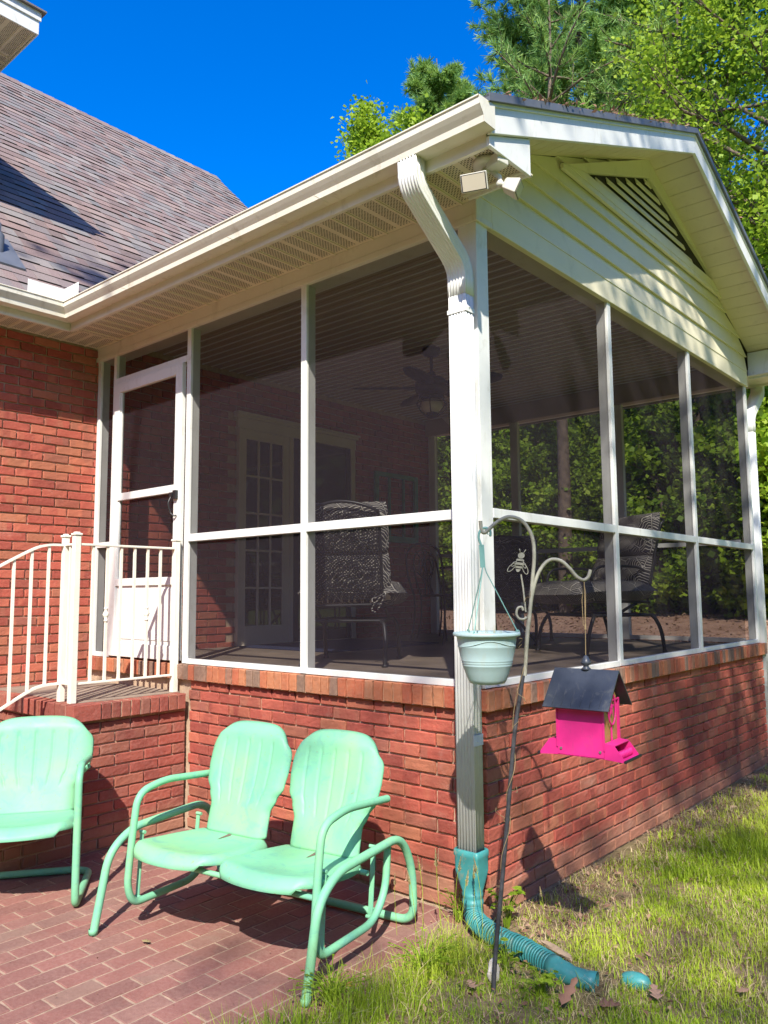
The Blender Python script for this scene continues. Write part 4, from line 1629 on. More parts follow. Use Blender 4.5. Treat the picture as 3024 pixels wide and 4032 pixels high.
bl, bd, z0_, z1_ = .092, .078, .883, 1.09
for sgn in (1, -1):
    p = [FD(-bl, sgn * bd, z0_), FD(bl, sgn * bd, z0_), FD(bl, sgn * bd, z1_), FD(-bl, sgn * bd, z1_)]
    q = [x - ff * sgn * .003 for x in p]
    b.add(p + q, [(0, 1, 2, 3), (7, 6, 5, 4), (0, 4, 5, 1), (1, 5, 6, 2), (2, 6, 7, 3), (3, 7, 4, 0)])
    for a in (-bl + .014, bl - .014):
        c = FD(a, sgn * (bd + .001), z0_ + .025)
        b.tube([c, c + ff * sgn * .003], .005, 10, 1)
# floor
b.obox(FD(0, 0, z0_ + .002), (fr_, ff, Z), (bl, bd, .002))
body = b.build('body', [MAT['pink'], MAT['steel']], t, fixn=True)
for sgn in (1, -1):
    e = sgn * (bl - .006)
    b = MB()
    b.add([FD(e, -bd + .004, z0_ + .03), FD(e, bd - .004, z0_ + .03), FD(e, bd - .004, ze + .036), FD(e, 0, zr_ - .016), FD(e, -bd + .004, ze + .036)], [(0, 1, 2, 3, 4)])
    b.build('seed_pane', MAT['tan'], t)
    b = MB()
    e2 = sgn * (bl + .001)
    b.bar(FD(e2, -bd, z0_ + .03), FD(e2, -bd, ze + .03), .006, .006)
    b.bar(FD(e2, bd, z0_ + .03), FD(e2, bd, ze + .03), .006, .006)
    b.bar(FD(e2, -bd, z0_ + .034), FD(e2, bd, z0_ + .034), .006, .006)
    b.bar(FD(e2, 0, z0_ + .036), FD(e2, 0, 1.0), .006, .005)
    b.bar(FD(e2, -bd, 1.09), FD(e2, bd, 1.09), .005, .005)
    ring = [FD(e2 + sgn * .004, .036 * sin(a_), 1.058 + .058 * cos(a_)) for a_ in [2 * pi * i / 28 for i in range(28)]]
    b.tube(ring, .0036, 7, closed=True)
    st = []
    for i in range(10):
        r_ = .043 if i % 2 == 0 else .017
        a_ = pi * i / 5
        st.append((r_ * .72 * sin(a_), r_ * cos(a_)))
    vs = [FD(e2 + sgn * .002, y, 1.06 + z) for y, z in st] + [FD(e2 + sgn * .006, 0, 1.06)]
    b.add(vs, [(i, (i + 1) % 10, 10) for i in range(10)])
    b.build('end_frame', MAT['pink'], t)
    # seed tray with cheeks, lip and perch
    b = MB()
    a0, a1 = sgn * (bl + .0005), sgn * (bl + .082)
    for s2 in (1, -1):
        w = s2 * (bd - .002)
        P = [FD(a0, w, z0_), FD(a1, w, z0_ - .006), FD(a1 - sgn * .012, w, z0_ + .012), FD(a0 + sgn * .038, w, z0_ + .052), FD(a0, w, z0_ + .056)]
        Q = [p_ - ff * s2 * .003 for p_ in P]
        b.add(P + Q, [(0, 1, 2, 3, 4), (9, 8, 7, 6, 5)] + [(i, i + 5, (i + 1) % 5 + 5, (i + 1) % 5) for i in range(5)])
    b.obox(FD(a0 + sgn * .04, 0, z0_ - .001), (fr_, ff, Z), (.038, bd - .006, .002))
    b.obox(FD(a0 + sgn * .02, 0, z0_ + .054), (fr_ * sgn + Z * -.1, ff, Z), (.02, bd - .004, .0015))
    n_ = 9
    for i in range(n_):    # scalloped inner lip
        y = -bd + .012 + (2 * bd - .024) * (i + .5) / n_
        b.tube([FD(a0 + sgn * .050, y, z0_ + .004), FD(a0 + sgn * .047, y, z0_ + .028)], .008, 8)
    b.build('seed_tray', MAT['pink'], t, fixn=True)
    b = MB()
    b.tube([FD(a1 - sgn * .002, -bd - .004, z0_ - .001), FD(a1 - sgn * .002, bd + .004, z0_ - .001)], .0055, 10)
    b.build('perch', MAT['bronze'], t)
b = MB()
b.lathe([(.0, -.012), (.014, -.01), (.019, -.004), (.012, .002), (.010, .008), (.02, .016), (.021, .022), (.015, .032), (.008, .044), (.0, .05)], to3(FC + Z * (zr_ + .006)), 14)
b.build('finial', MAT['slate'], t)
b = MB()
b.tube([FD(0, 0, zr_ + .055), FD(0.002, 0, 1.36), FD(.004, 0, 1.54)], .0016, 6)
b.tube([FD(-.006, 0, 1.37), FD(-.008, 0, 1.47), FD(.002, 0, 1.545), FD(.008, 0, 1.5), FD(.003, 0, 1.37)], .0014, 6)
b.tube([FD(.002, 0, 1.355), FD(.002, 0, 1.375)], .004, 6)
b.build('hanging_cord', MAT['cord'], t)

# ================================================================== furniture inside the porch
FLZ = 1.0445


def cushion(b, T, hw, d, th, wav=.012, N=14, Mn=16, seed=1):
    """pillow-like slab: T(lateral, along, thickness)"""
    rg = random.Random(seed)
    vs = []
    ph = rg.random() * 6
    for side in (1, -1):
        for j in range(Mn + 1):
            for i in range(N + 1):
                a, t_ = -1 + 2 * i / N, -1 + 2 * j / Mn
                e = (max(0, 1 - a ** 6) * max(0, 1 - t_ ** 6)) ** .5
                vs.append(T(a * hw * (1 - .04 * t_ ** 4), (t_ + 1) / 2 * d, side * (th * e * .5 + wav * sin(a * 7 + ph) * sin(t_ * 8 + ph * 2) * e)))
    K = N + 1
    off = (Mn + 1) * K
    fs = []
    for j in range(Mn):
        for i in range(N):
            q = (j * K + i, j * K + i + 1, (j + 1) * K + i + 1, (j + 1) * K + i)
            fs.append(q)
            fs.append(tuple(x + off for x in q[::-1]))
    b.add(vs, fs, 0, True)


def porch_chair(name, label, O, wd, fw, wid, seat_z, back_h, lean, seed, group='cushioned chairs on the porch', perf=True):
    """O: rear left foot seen from behind; wd: width direction; fw: direction it faces"""
    O, wd, fw = Vector(O), Vector(wd).normalized(), Vector(fw).normalized()
    O = Vector((O.x, O.y, FLZ))
    def T(a, s_, z): return O + wd * a + fw * s_ + Z * z
    t = thing(name, label, 'chair', to3(T(wid / 2, .3, 0)), group)
    for a in (0, wid):
        inn = .03 if a == 0 else -.03
        for s0, s1 in ((0, .09), (.70, .60)):
            b = MB()
            b.tube(catmull([T(a, s0, 0), T(a, s0 + (s1 - s0) * .3, .16), T(a + inn * .4, s0 + (s1 - s0) * .7, .25), T(a + inn, s1, .285)], 6), .0145, 10)
            b.lathe([(.0, 0), (.021, 0), (.021, .008), (.016, .016)], to3(T(a, s0, 0)), 10)
            b.build('leg', MAT['black'], t)
    b = MB()
    for a in (.03, wid - .03):
        b.tube([T(a, .07, .285), T(a, .62, .285)], .012, 8)
        b.tube(catmull([T(a, .40, .29), T(a, .30, .34), T(a, .22, seat_z - .05)], 6), .012, 8)
        b.tube([T(a, .10, seat_z - .04), T(a, .68, seat_z - .02)], .012, 8)
        b.tube(catmull([T(a - .02, .12, seat_z + .02), T(a - .02, .16, seat_z + .20), T(a - .02, .40, seat_z + .23), T(a - .02, .60, seat_z + .20), T(a - .02, .64, seat_z)], 5), .011, 8)
    for s_ in (.10, .62):
        b.tube([T(.03, s_, .285), T(wid - .03, s_, .285)], .011, 8)
    for s_ in (.10, .68):
        b.tube([T(.03, s_, seat_z - .04), T(wid - .03, s_, seat_z - .03)], .011, 8)
    b.build('seat_frame', MAT['black'], t)
    # back: bowed top tube and perforated panel
    b = MB()
    z0 = seat_z
    b.tube(catmull([T(.03, .12, z0 - .04), T(.03, .06 - lean * .6, z0 + back_h * .8), T(.06, .04 - lean, z0 + back_h * .96), T(wid / 2, .03 - lean * 1.05, z0 + back_h + .025), T(wid - .06, .04 - lean, z0 + back_h * .96),
                    T(wid - .03, .06 - lean * .6, z0 + back_h * .8), T(wid - .03, .12, z0 - .04)], 7), .011, 8)
    for f in (.12, .52):
        b.tube([T(.03, .10 - lean * f, z0 + back_h * f), T(wid - .03, .10 - lean * f, z0 + back_h * f)], .006, 6)
    b.build('back_frame', MAT['black'], t)
    b = MB()
    P = [T(.035, .10, z0), T(wid - .035, .10, z0), T(wid - .035, .05 - lean * .9, z0 + back_h * .93), T(.035, .05 - lean * .9, z0 + back_h * .93)]
    b.add(P, [(0, 1, 2, 3)])
    o = b.build('back_panel', MAT['perf'], t)
    u_ = o.data.uv_layers.new(name='UVMap')
    for li, c in zip(range(4), ((0, 0), (wid, 0), (wid, back_h), (0, back_h))):
        u_.data[li].uv = c
    bd = (T(0, .05 - lean * .9, back_h * .93) - T(0, .10, 0)).normalized()
    bn = bd.cross(wd).normalized()
    if bn.dot(fw) < 0: bn = -bn
    for nm, q0, l_, sd in (('back_cushion', .0, back_h * .5, seed), ('back_cushion', back_h * .49, back_h * .56, seed + 1)):
        b = MB()
        org = T(wid / 2, .10, z0) + bd * q0 + bn * .075
        cushion(b, lambda a, s_, h_: org + wd * a + bd * s_ + bn * h_, wid * .54, l_, .13, .012, seed=sd)
        b.build(nm, MAT['fabric'], t)
    b = MB()
    org = T(wid / 2, .10, seat_z + .045)
    cushion(b, lambda a, s_, h_: org + wd * a + fw * s_ + Z * (h_ - .10 * max(0, s_ / .68 - .72) ** 1.4), wid * .64, .74, .17, .010, seed=seed + 3)
    b.build('seat_cushion', MAT['fabric'], t)
    b = MB()
    p = T(wid - .03, .09, z0 + .03)
    for i in range(4):
        rr = random.Random(i + seed)
        b.tube(catmull([p] + [p - fw * .02 + wd * rr.uniform(-.10, .06) + Z * rr.uniform(-.10, .03), p - fw * .03 + wd * rr.uniform(-.10, .06) + Z * rr.uniform(-.13, .0)], 5), .005, 6)
    b.build('tie', MAT['fabric'], t)
    return t


porch_chair('patio_chair', 'black mesh back porch chair seen from behind with dark frond cushion', (-1.604, .322, 0), (.845, .537, 0), (-.537, .845, 0), .535, .42, .60, .10, 3)
# the chair by the gable side faces left
rb_, rf_ = Vector((-.216, 2.754, 0)), Vector((-.545, 2.137, 0))
porch_chair('patio_chair', 'frond cushioned porch chair facing left behind the gable side screens', (-.216, 2.754, 0), (-.88, .475, 0), (-.475, -.88, 0), .66, .42, .62, .12, 9)
porch_chair('patio_chair', 'dark cushioned chair at the porch table behind the corner post', (-1.98, 2.80, 0), (.95, .31, 0), (-.31, .95, 0), .56, .42, .52, .08, 15)

# iron table and two iron chairs
t = thing('patio_table', 'round black iron table inside the porch', 'table', (-2.2, 3.45, FLZ))
b = MB()
b.lathe([(.0, .70), (.50, .70), (.52, .705), (.52, .72), (.0, .725)], (-2.2, 3.45, FLZ), 40)
b.build('tabletop', MAT['black'], t)
for i in range(4):
    a = i * pi / 2 + .5
    b = MB()
    p = Vector((-2.2, 3.45, FLZ))
    d = Vector((cos(a), sin(a), 0))
    b.tube(catmull([p + d * .40, p + d * .30 + Z * .12, p + d * .12 + Z * .34, p + d * .22 + Z * .56, p + d * .40 + Z * .70], 6), .014, 8)
    b.build('leg', MAT['black'], t)
for loc, face, lab in (((-2.35, 2.62), (.15, 1, 0), 'black iron scroll back chair between the cushioned chair and the corner post'), ((-3.0, 3.5), (1, .1, 0), 'black iron scroll back chair on the wall side of the porch table')):
    fw = Vector(face).normalized(); wd = fw.cross(Z).normalized()
    O = Vector((loc[0], loc[1], FLZ))
    t = thing('iron_chair', lab, 'chair', to3(O), 'iron chairs around the porch table')
    def T(a, s_, z): return O + wd * a + fw * s_ + Z * z
    for a in (-.2, .2):
        for s_ in (0, .4):
            b = MB()
            b.tube(catmull([T(a * 1.1, s_ + (.04 if s_ else -.04), 0), T(a, s_, .22), T(a, s_, .43)], 6), .010, 8)
            b.build('leg', MAT['black'], t)
    b = MB()
    b.lathe([(.0, .43), (.21, .43), (.225, .44), (.21, .452), (.0, .455)], to3(T(0, .2, 0)), 28)
    b.build('seat', MAT['black'], t)
    b = MB()
    b.tube(catmull([T(-.2, 0, .43), T(-.235, -.05, .65), T(-.2, -.08, .85), T(0, -.10, .92), T(.2, -.08, .85), T(.235, -.05, .65), T(.2, 0, .43)], 6), .010, 8)
    for sgn in (-1, 1):
        b.tube(catmull([T(sgn * .05, 0, .44), T(sgn * .03, -.03, .58), T(sgn * .13, -.06, .70), T(sgn * .08, -.08, .83), T(sgn * .0, -.085, .74), T(sgn * .05, -.06, .64)], 6), .006, 6)
    b.tube([T(0, 0, .44), T(0, -.09, .91)], .006, 6)
    b.build('backrest', MAT['black'], t)

# ceiling fan
FX, FY = -1.82, 2.01
t = thing('ceiling_fan', 'dark five blade ceiling fan with caged lamp under the porch ceiling', 'ceiling fan', (FX, FY, CEIL))
b = MB()
b.lathe([(.0, 0), (.075, 0), (.08, -.03), (.06, -.065), (.03, -.08), (.0, -.08)][::-1], (FX, FY, CEIL), 24)
b.build('canopy', MAT['bronze'], t)
b = MB()
b.tube([(FX, FY, CEIL - .07), (FX, FY, CEIL - .25)], .014, 10)
b.lathe([(.014, -.20), (.034, -.215), (.036, -.24), (.02, -.25)], (FX, FY, CEIL), 16)
b.build('downrod', MAT['bronze'], t)
b = MB()
b.lathe([(.0, -.40), (.09, -.40), (.13, -.385), (.145, -.35), (.14, -.30), (.10, -.262), (.05, -.245), (.0, -.24)], (FX, FY, CEIL), 32)
b.build('motor', MAT['bronze'], t)
for i in range(5):
    a = math.atan2(-.654, -.756) + i * 2 * pi / 5
    d = Vector((cos(a), sin(a), 0)); s_ = Vector((-sin(a), cos(a), 0))
    b = MB()
    vs = []
    for j in range(13):
        u_ = j / 12
        w = .05 + .055 * sin(pi * min(1, u_ * 1.02)) ** .8
        if j == 12: w = .02
        for k_ in (-1, 0, 1):
            vs.append(Vector((FX, FY, CEIL - .345)) + d * (.17 + .49 * u_) + s_ * (w * k_) + Z * (-.2 * w * k_ + (.004 if k_ == 0 else 0)))
    b.add(vs, [(j * 3 + q, j * 3 + q + 1, j * 3 + q + 4, j * 3 + q + 3) for j in range(12) for q in (0, 1)], 0, True)
    b.bar(Vector((FX, FY, CEIL - .345)) + d * .10, Vector((FX, FY, CEIL - .343)) + d * .24, .04, .008)
    b.build('blade', MAT['bronze'], t, solid=.008)
b = MB()
b.lathe([(.06, -.40), (.10, -.41), (.11, -.43), (.07, -.445), (.0, -.445)][::-1], (FX, FY, CEIL), 24)
b.lathe([(.0, -.60), (.045, -.595), (.055, -.575), (.05, -.56), (.0, -.555)], (FX, FY, CEIL), 20)
for i in range(6):
    a = i * pi / 3
    b.tube(catmull([(FX + r_ * cos(a), FY + r_ * sin(a), CEIL + z) for r_, z in ((.09, -.43), (.128, -.47), (.125, -.52), (.05, -.585))], 5), .004, 6)
b.tube([(FX + .13 * cos(a), FY + .13 * sin(a), CEIL - .48) for a in [2 * pi * i / 32 for i in range(32)]], .004, 6, closed=True)
cg = b.build('lamp_cage', MAT['bronze'], t)
b = MB()
b.lathe([(.0, -.565), (.06, -.555), (.092, -.51), (.088, -.46), (.06, -.445), (.0, -.445)], (FX, FY, CEIL), 24)
b.build('lamp_glass', MAT['lens'], cg)

# old teal window frame hung on the inner wall
t = thing('old_window_frame', 'old teal window frame hung on the inner porch wall', 'window frame', (-L + .02, 3.65, 2.1))
b = MB()
wy0, wy1, wz0, wz1 = 3.28, 4.03, 2.08, 2.86
xa, xb = -L + .006, -L + .04
b.box(xa, xb, wy0, wy0 + .06, wz0, wz1); b.box(xa, xb, wy1 - .06, wy1, wz0, wz1)
b.box(xa, xb - .001, wy0 + .0605, wy1 - .0605, wz1 - .05, wz1); b.box(xa, xb - .001, wy0 + .0605, wy1 - .0605, wz0, wz0 + .07)
for i in (1, 2):
    y = wy0 + (wy1 - wy0) * i / 3
    b.box(xa, xb - .004, y - .012, y + .012, wz0 + .0705, wz1 - .0505)
b.build('sash', MAT['tealwood'], t, bevel=.003)
b = MB()
b.box(-3.45, -2.3, 1.3, 2.7, FLZ, FLZ + .012)
tag(b.build('door_mat', MAT['mat'], bevel=.004), 'dark navy mat on the porch floor before the inner doors', 'mat')
b = MB()
b.box(-L + .004, -L + .035, .62, .69, 1.42, 1.53)
b.box(-L + .0352, -L + .039, .625, .685, 1.425, 1.525)
tag(b.build('outlet_box', MAT['pipe'], bevel=.003), 'small grey outlet box low on the inner brick wall', 'outlet')

# ================================================================== plants
def vnoise(x, y, sc, seed):
    r = np.random.default_rng(seed).random((64, 64))
    u, v = x * sc, y * sc
    i, j = np.floor(u).astype(int), np.floor(v).astype(int)
    fu, fv = u - i, v - j
    fu, fv = fu * fu * (3 - 2 * fu), fv * fv * (3 - 2 * fv)
    g_ = lambda a, b_: r[a % 64, b_ % 64]
    return (g_(i, j) * (1 - fu) + g_(i + 1, j) * fu) * (1 - fv) + (g_(i, j + 1) * (1 - fu) + g_(i + 1, j + 1) * fu) * fv


GZ = np.vectorize(gz)


def grass_patch(n, xr, yr, hmin, hmax, width, dens, straw, seed):
    rg = np.random.default_rng(seed)
    x = rg.uniform(*xr, n); y = rg.uniform(*yr, n)
    keep = rg.random(n) < dens(x, y)
    x, y = x[keep], y[keep]
    n = len(x)
    z = GZ(x, y)
    st = rg.random(n) < straw(x, y)
    h = rg.uniform(hmin, hmax, n) * (.55 + .9 * vnoise(x, y, 3.1, seed + 1))
    az = rg.uniform(0, 2 * pi, n)
    lean = rg.uniform(.15, .95, n) + st * .55
    d = np.stack([np.cos(az), np.sin(az), np.zeros(n)], 1)
    s_ = np.stack([-np.sin(az + rg.uniform(-.6, .6, n)), np.cos(az), np.zeros(n)], 1)
    w = (width * rg.uniform(.6, 1.3, n))[:, None]
    p0 = np.stack([x, y, z - .006], 1)
    up = np.array([0, 0, 1.])
    p1 = p0 + d * (h * .38 * np.sin(lean * .6))[:, None] + up * (h * .5 * np.cos(lean * .6))[:, None]
    p2 = p1 + d * (h * .55 * np.sin(lean * 1.25))[:, None] + up * (h * .5 * np.cos(np.minimum(lean * 1.25, 1.75)))[:, None]
    p2[:, 2] = np.maximum(p2[:, 2], z + .004)
    A = np.stack([p0 - s_ * w, p0 + s_ * w, p1 + s_ * w * .8, p1 - s_ * w * .8], 1)
    B = np.stack([p1 - s_ * w * .8, p1 + s_ * w * .8, p2 + s_ * w * .12, p2 - s_ * w * .12], 1)
    c = np.where(st, rg.uniform(.68, 1, n), np.clip(.1 + .5 * vnoise(x, y, 2.3, seed + 2) * 1.0 + rg.uniform(-.12, .16, n), 0, .61))
    R_ = np.stack([c, rg.random(n), rg.random(n)], 1)
    return np.concatenate([A, B]), np.concatenate([R_, R_])


def lawn_edge(y):
    return .02 - .05 * np.sin(y * 3.1) - .04 * np.sin(y * 9) - .12 * np.clip((-y - .9), 0, 1)


def dens_near(x, y):
    m = np.clip((x - lawn_edge(y)) / .10, 0, 1)
    n1 = vnoise(x + 5, y + 9, 2.6, 5); n2 = vnoise(x, y, 7.5, 6)
    bare = np.clip(1.7 * (n1 * .6 + n2 * .4) - .22, .12, 1)
    wall = np.where((y > -.1) & (x < .45), .12 + .75 * np.clip((x - .08) / .42, 0, 1), 1)
    hose = np.where((np.abs(y + .18 + .25 * x) < .14) & (x < .75), .22, 1)
    return m * bare * wall * hose


def straw_near(x, y):
    return np.clip(.05 + .52 * vnoise(x + 2, y + 3, 3.3, 9) - .16 + np.where((x < .4) & (y > -.3), .3, 0), .05, .85)


parts = [grass_patch(74000, (-.3, 1.45), (-1.95, 1.2), .026, .070, .0018, dens_near, straw_near, 31),
         grass_patch(56000, (.03, 1.3), (1.0, 4.9), .03, .08, .0027, dens_near, straw_near, 32),
         grass_patch(9000, (-1.2, 2.6), (4.6, 9.5), .04, .10, .004, lambda x, y: .35 * vnoise(x, y, 1.1, 4), lambda x, y: .35 + 0 * x, 33),
         # longer tufts along the patio edge
         grass_patch(9000, (-.30, .35), (-1.9, -.35), .07, .19, .0015, lambda x, y: np.clip(1 - np.abs(x - lawn_edge(y) - .10) / .20, 0, 1) * (vnoise(x, y, 8, 3) > .45), lambda x, y: .12 + 0 * x, 34),
         # dead thatch lying flat
         grass_patch(15000, (.0, 1.4), (-1.9, 4.8), .03, .08, .0016, lambda x, y: np.clip((x - lawn_edge(y)) / .08, 0, 1) * np.clip(vnoise(x, y, 3.3, 9) * 1.5 - .25, .1, 1), lambda x, y: 1 + 0 * x, 35)]
o = quads_mesh('grass', np.concatenate([p[0] for p in parts]), MAT['grass'], None, np.concatenate([p[1] for p in parts]))
tag(o, 'patchy green and straw coloured grass beside the brick wall', 'grass', kind='stuff')


def scatter_leaves(n, pos, size, seed, flat=.5):
    rg = np.random.default_rng(seed)
    p = pos
    n = len(p)
    az = rg.uniform(0, 2 * pi, n)
    nr = np.stack([rg.normal(0, flat, n), rg.normal(0, flat, n), np.ones(n)], 1)
    nr /= np.linalg.norm(nr, axis=1)[:, None]
    d = np.stack([np.cos(az), np.sin(az), np.zeros(n)], 1)
    d -= nr * (d * nr).sum(1)[:, None]
    d /= np.linalg.norm(d, axis=1)[:, None]
    s_ = np.cross(nr, d)
    l = (size * rg.uniform(.5, 1.4, n))[:, None]
    w = l * rg.uniform(.25, .5, n)[:, None]
    c = nr * l * rg.uniform(.05, .35, n)[:, None]
    return np.stack([p - d * l, p + s_ * w + c, p + d * l, p - s_ * w + c], 1)


rg = np.random.default_rng(77)
px_ = np.concatenate([rg.uniform(-2.2, -.05, 70), rg.uniform(.05, 1.3, 620), rg.uniform(.04, .42, 700), rg.uniform(-.05, 1.0, 120), rg.uniform(-9, 3, 5200)])
py_ = np.concatenate([rg.uniform(-1.9, -.05, 70), rg.uniform(-1.7, 4.6, 620), rg.uniform(-.15, 4.4, 700), rg.uniform(-.9, .1, 120), rg.uniform(4.6, 16, 5200)])
pz_ = GZ(px_, py_) + np.concatenate([np.full(70, .043), rg.uniform(.010, .035, 1440), rg.uniform(.008, .02, 5200)])
sz_ = np.concatenate([np.full(70, .006), np.full(1440, .014), np.full(5200, .045)])
V = scatter_leaves(0, np.stack([px_, py_, pz_], 1), sz_, 78)
tag(quads_mesh('leaf_litter', V, MAT['dead']), 'scattered brown fallen leaves on the ground', 'leaf litter', kind='stuff')

V = scatter_leaves(0, DEB, np.full(len(DEB), .015), 79, 1.6)
tag(quads_mesh('leaf_litter', V, MAT['dead']), 'dry leaf crumbs caught along the edge of the gable roof', 'leaf litter', kind='stuff')

# single fallen leaves and bits one can pick out
def leaf_mesh(name, c, l, w, az, mat, curl=.25, tilt=.1):
    b = MB()
    c = Vector(c); d = Vector((cos(az), sin(az), 0)); s_ = Vector((-sin(az), cos(az), 0))
    n_ = 18
    vs = []
    for i in range(n_ + 1):
        u_ = i / n_
        ww = w * sin(pi * u_ ** .8) ** .7 * (.95 + .40 * sin(u_ * 6.283 * 3.4 + az)) + .0008
        if u_ < .14: ww = .0012
        for k_ in (-1, 0, 1):
            vs.append(c + d * (l * (u_ - .5)) + s_ * (ww * k_) + Z * (curl * l * (u_ - .5) ** 2 + abs(k_) * ww * .35 + tilt * l * u_))
    b.add(vs, [(i * 3 + q, i * 3 + q + 1, i * 3 + q + 4, i * 3 + q + 3) for i in range(n_) for q in (0, 1)], 0, True, (random.random(), .5, .5))
    return b.build(name, mat, None, solid=.0006, attr=True)


for (x, y, l, w, az, tl, mt, lb) in (
        (-.995, -1.165, .05, .010, .3, .02, 'straw', 'pale yellow leaf lying alone on the patio before the glider'),
        (.68, -.52, .115, .021, 1.5, .55, 'dead', 'long brown leaf standing tilted beside the pipe outlet'),
        (.80, -.46, .085, .028, .4, .1, 'dead', 'broad brown leaf lying beyond the end of the drain pipe'),
        (.90, -.28, .075, .020, 2.2, .3, 'dead', 'curled brown leaf leaning on the teal pipe stub'),
        (1.13, -.05, .055, .018, .9, .05, 'dead', 'reddish brown leaf on the lawn at the right edge'),
        (.33, -.62, .06, .016, 2.6, .1, 'dead', 'curled dead leaf at the foot of the plant hook')):
    tag(leaf_mesh('fallen_leaf', (x, y, gz(x, y) + .022 if x > -.2 else .012), l, w, az, MAT[mt], tilt=tl), lb, 'leaf', 'single fallen leaves')


def rock(name, c, r, mat, lab, cat, seed):
    rr = random.Random(seed)
    bm = bmesh.new()
    bmesh.ops.create_icosphere(bm, subdivisions=3, radius=1)
    ph = [rr.uniform(0, 6) for _ in range(6)]
    for v_ in bm.verts:
        p = v_.co
        f = 1 + .16 * sin(p.x * 3 + ph[0]) * cos(p.y * 4 + ph[1]) + .1 * sin(p.z * 6 + ph[2] + p.x * 5)
        v_.co = Vector((p.x * r[0], p.y * r[1], p.z * r[2])) * f
    me = bpy.data.meshes.new(name); bm.to_mesh(me); bm.free()
    me.materials.append(mat)
    o_ = bpy.data.objects.new(name, me); COL.objects.link(o_)
    o_.location = c; o_.rotation_euler = (0, 0, rr.uniform(0, 3))
    return tag(o_, lab, cat)


rock('pale_stone', (.35, -.50, .045), (.032, .022, .05), MAT['stone'], 'pale stone standing at the foot of the plant hook', 'stone', 1)
rock('clay_chip', (-.06, -.88, .008), (.030, .016, .006), MAT['clay'], 'orange chip of clay on the patio edge', 'chip', 2)
rock('wood_chip', (.02, -.93, .03), (.045, .012, .012), MAT['wood'], 'pale wood chip at the patio edge near the grass', 'chip', 3)
rock('bark_strip', (.46, -.20, .06), (.10, .018, .010), MAT['wood'], 'long strip of pale bark behind the drain pipe', 'bark', 4)

# seeding grass stalks
st_spots = [(-.16, -.30, .34), (-.10, -.42, .30), (-.02, -.34, .40), (.02, -.28, .36), (.10, -.36, .33), (.06, -.22, .30), (.16, -.30, .36), (.33, -.06, .22), (-.22, -.40, .27)]
st0 = thing('seed_stalk', 'tall dry grass stalk with feathery seed head near the downspout', 'grass stalk', (0, 0, 0), 'seeding grass stalks at the porch corner')
b = MB()
b.tube(catmull([(0, 0, -.01), (.004, .006, .12), (-.006, .014, .24), (-.022, .016, .335)], 5), .0012, 5)
b.build('stem', MAT['grass'], st0, attr=True)
f = []
rr = random.Random(4)
for i in range(120):
    u_ = i / 119
    p = Vector((-.022 - .012 * u_, .016 + .002 * u_, .30 + .075 * u_))
    d = Vector((rr.uniform(-1, 1), rr.uniform(-1, 1), 1.3)).normalized() * (.016 * (1.15 - u_))
    s_ = d.cross(Vector((rr.random(), rr.random(), rr.random()))).normalized() * .0017
    f.append([to3(p), to3(p + d * .5 + s_), to3(p + d), to3(p + d * .5 - s_)])
quads_mesh('seed_head', np.array(f), MAT['straw'], st0)
for i, (x, y, h) in enumerate(st_spots):
    if i == 0:
        st0.location = (x, y, gz(x, y)); st0.scale = (1, 1, h / .37)
    else:
        r = copy_thing(st0, (x, y, max(gz(x, y), 0)), i * 1.1, h / .37)


# leafy weeds
def weed(name, c, n_, r_, h_, size, lab, seed, mat='leaf_lime'):
    rr = random.Random(seed)
    t_ = thing(name, lab, 'plant', c)
    b = MB(); f = []
    for i in range(n_):
        a = rr.uniform(0, 6.28); q = rr.uniform(.2, 1)
        top = Vector(c) + Vector((r_ * q * cos(a), r_ * q * sin(a), h_ * rr.uniform(.5, 1)))
        b.tube(catmull([Vector(c) + Vector((.01 * cos(a), .01 * sin(a), -.01)), (Vector(c) + top) / 2 + Z * .02, top], 4), .0015, 5)
        sz = size * rr.uniform(.6, 1.2)
        az = a + rr.uniform(-.6, .6)
        d = Vector((cos(az), sin(az), rr.uniform(-.4, .2))).normalized(); s_ = d.cross(Z).normalized(); up = s_.cross(d)
        for k_ in (-1, 0, 1):      # three lobes
            dd = (d + s_ * k_ * .9).normalized()
            ss = dd.cross(up).normalized()
            l_ = sz * (1 if k_ == 0 else .75)
            f.append([to3(top), to3(top + dd * l_ * .55 + ss * l_ * .42 + up * l_ * .12), to3(top + dd * l_), to3(top + dd * l_ * .55 - ss * l_ * .42 + up * l_ * .12)])
    b.build('stem', MAT['leaf_lime'], t_, attr=True)
    quads_mesh('leaves', np.array(f), MAT[mat], t_)


weed('leafy_weed', (.14, -.07, .03), 22, .07, .16, .04, 'bright green lobed weed growing beside the downspout at the wall', 1)
weed('leafy_weed', (.36, -.42, .03), 16, .08, .08, .035, 'low bright green weed in front of the drain hose', 2)
weed('leafy_weed', (-.10, -.10, .0), 20, .08, .14, .016, 'wispy small leaved weed at the patio corner by the wall', 3)
weed('leafy_weed', (.55, -.50, .03), 20, .09, .08, .03, 'low green weed around the smooth end of the drain pipe', 4)
weed('leafy_weed', (.10, -.62, .02), 60, .16, .12, .014, 'spreading clump of tiny leaved weeds at the patio edge', 5)
weed('leafy_weed', (-.02, -1.02, .02), 60, .15, .10, .014, 'clump of tiny leaved weeds overhanging the patio near the glider leg', 6)


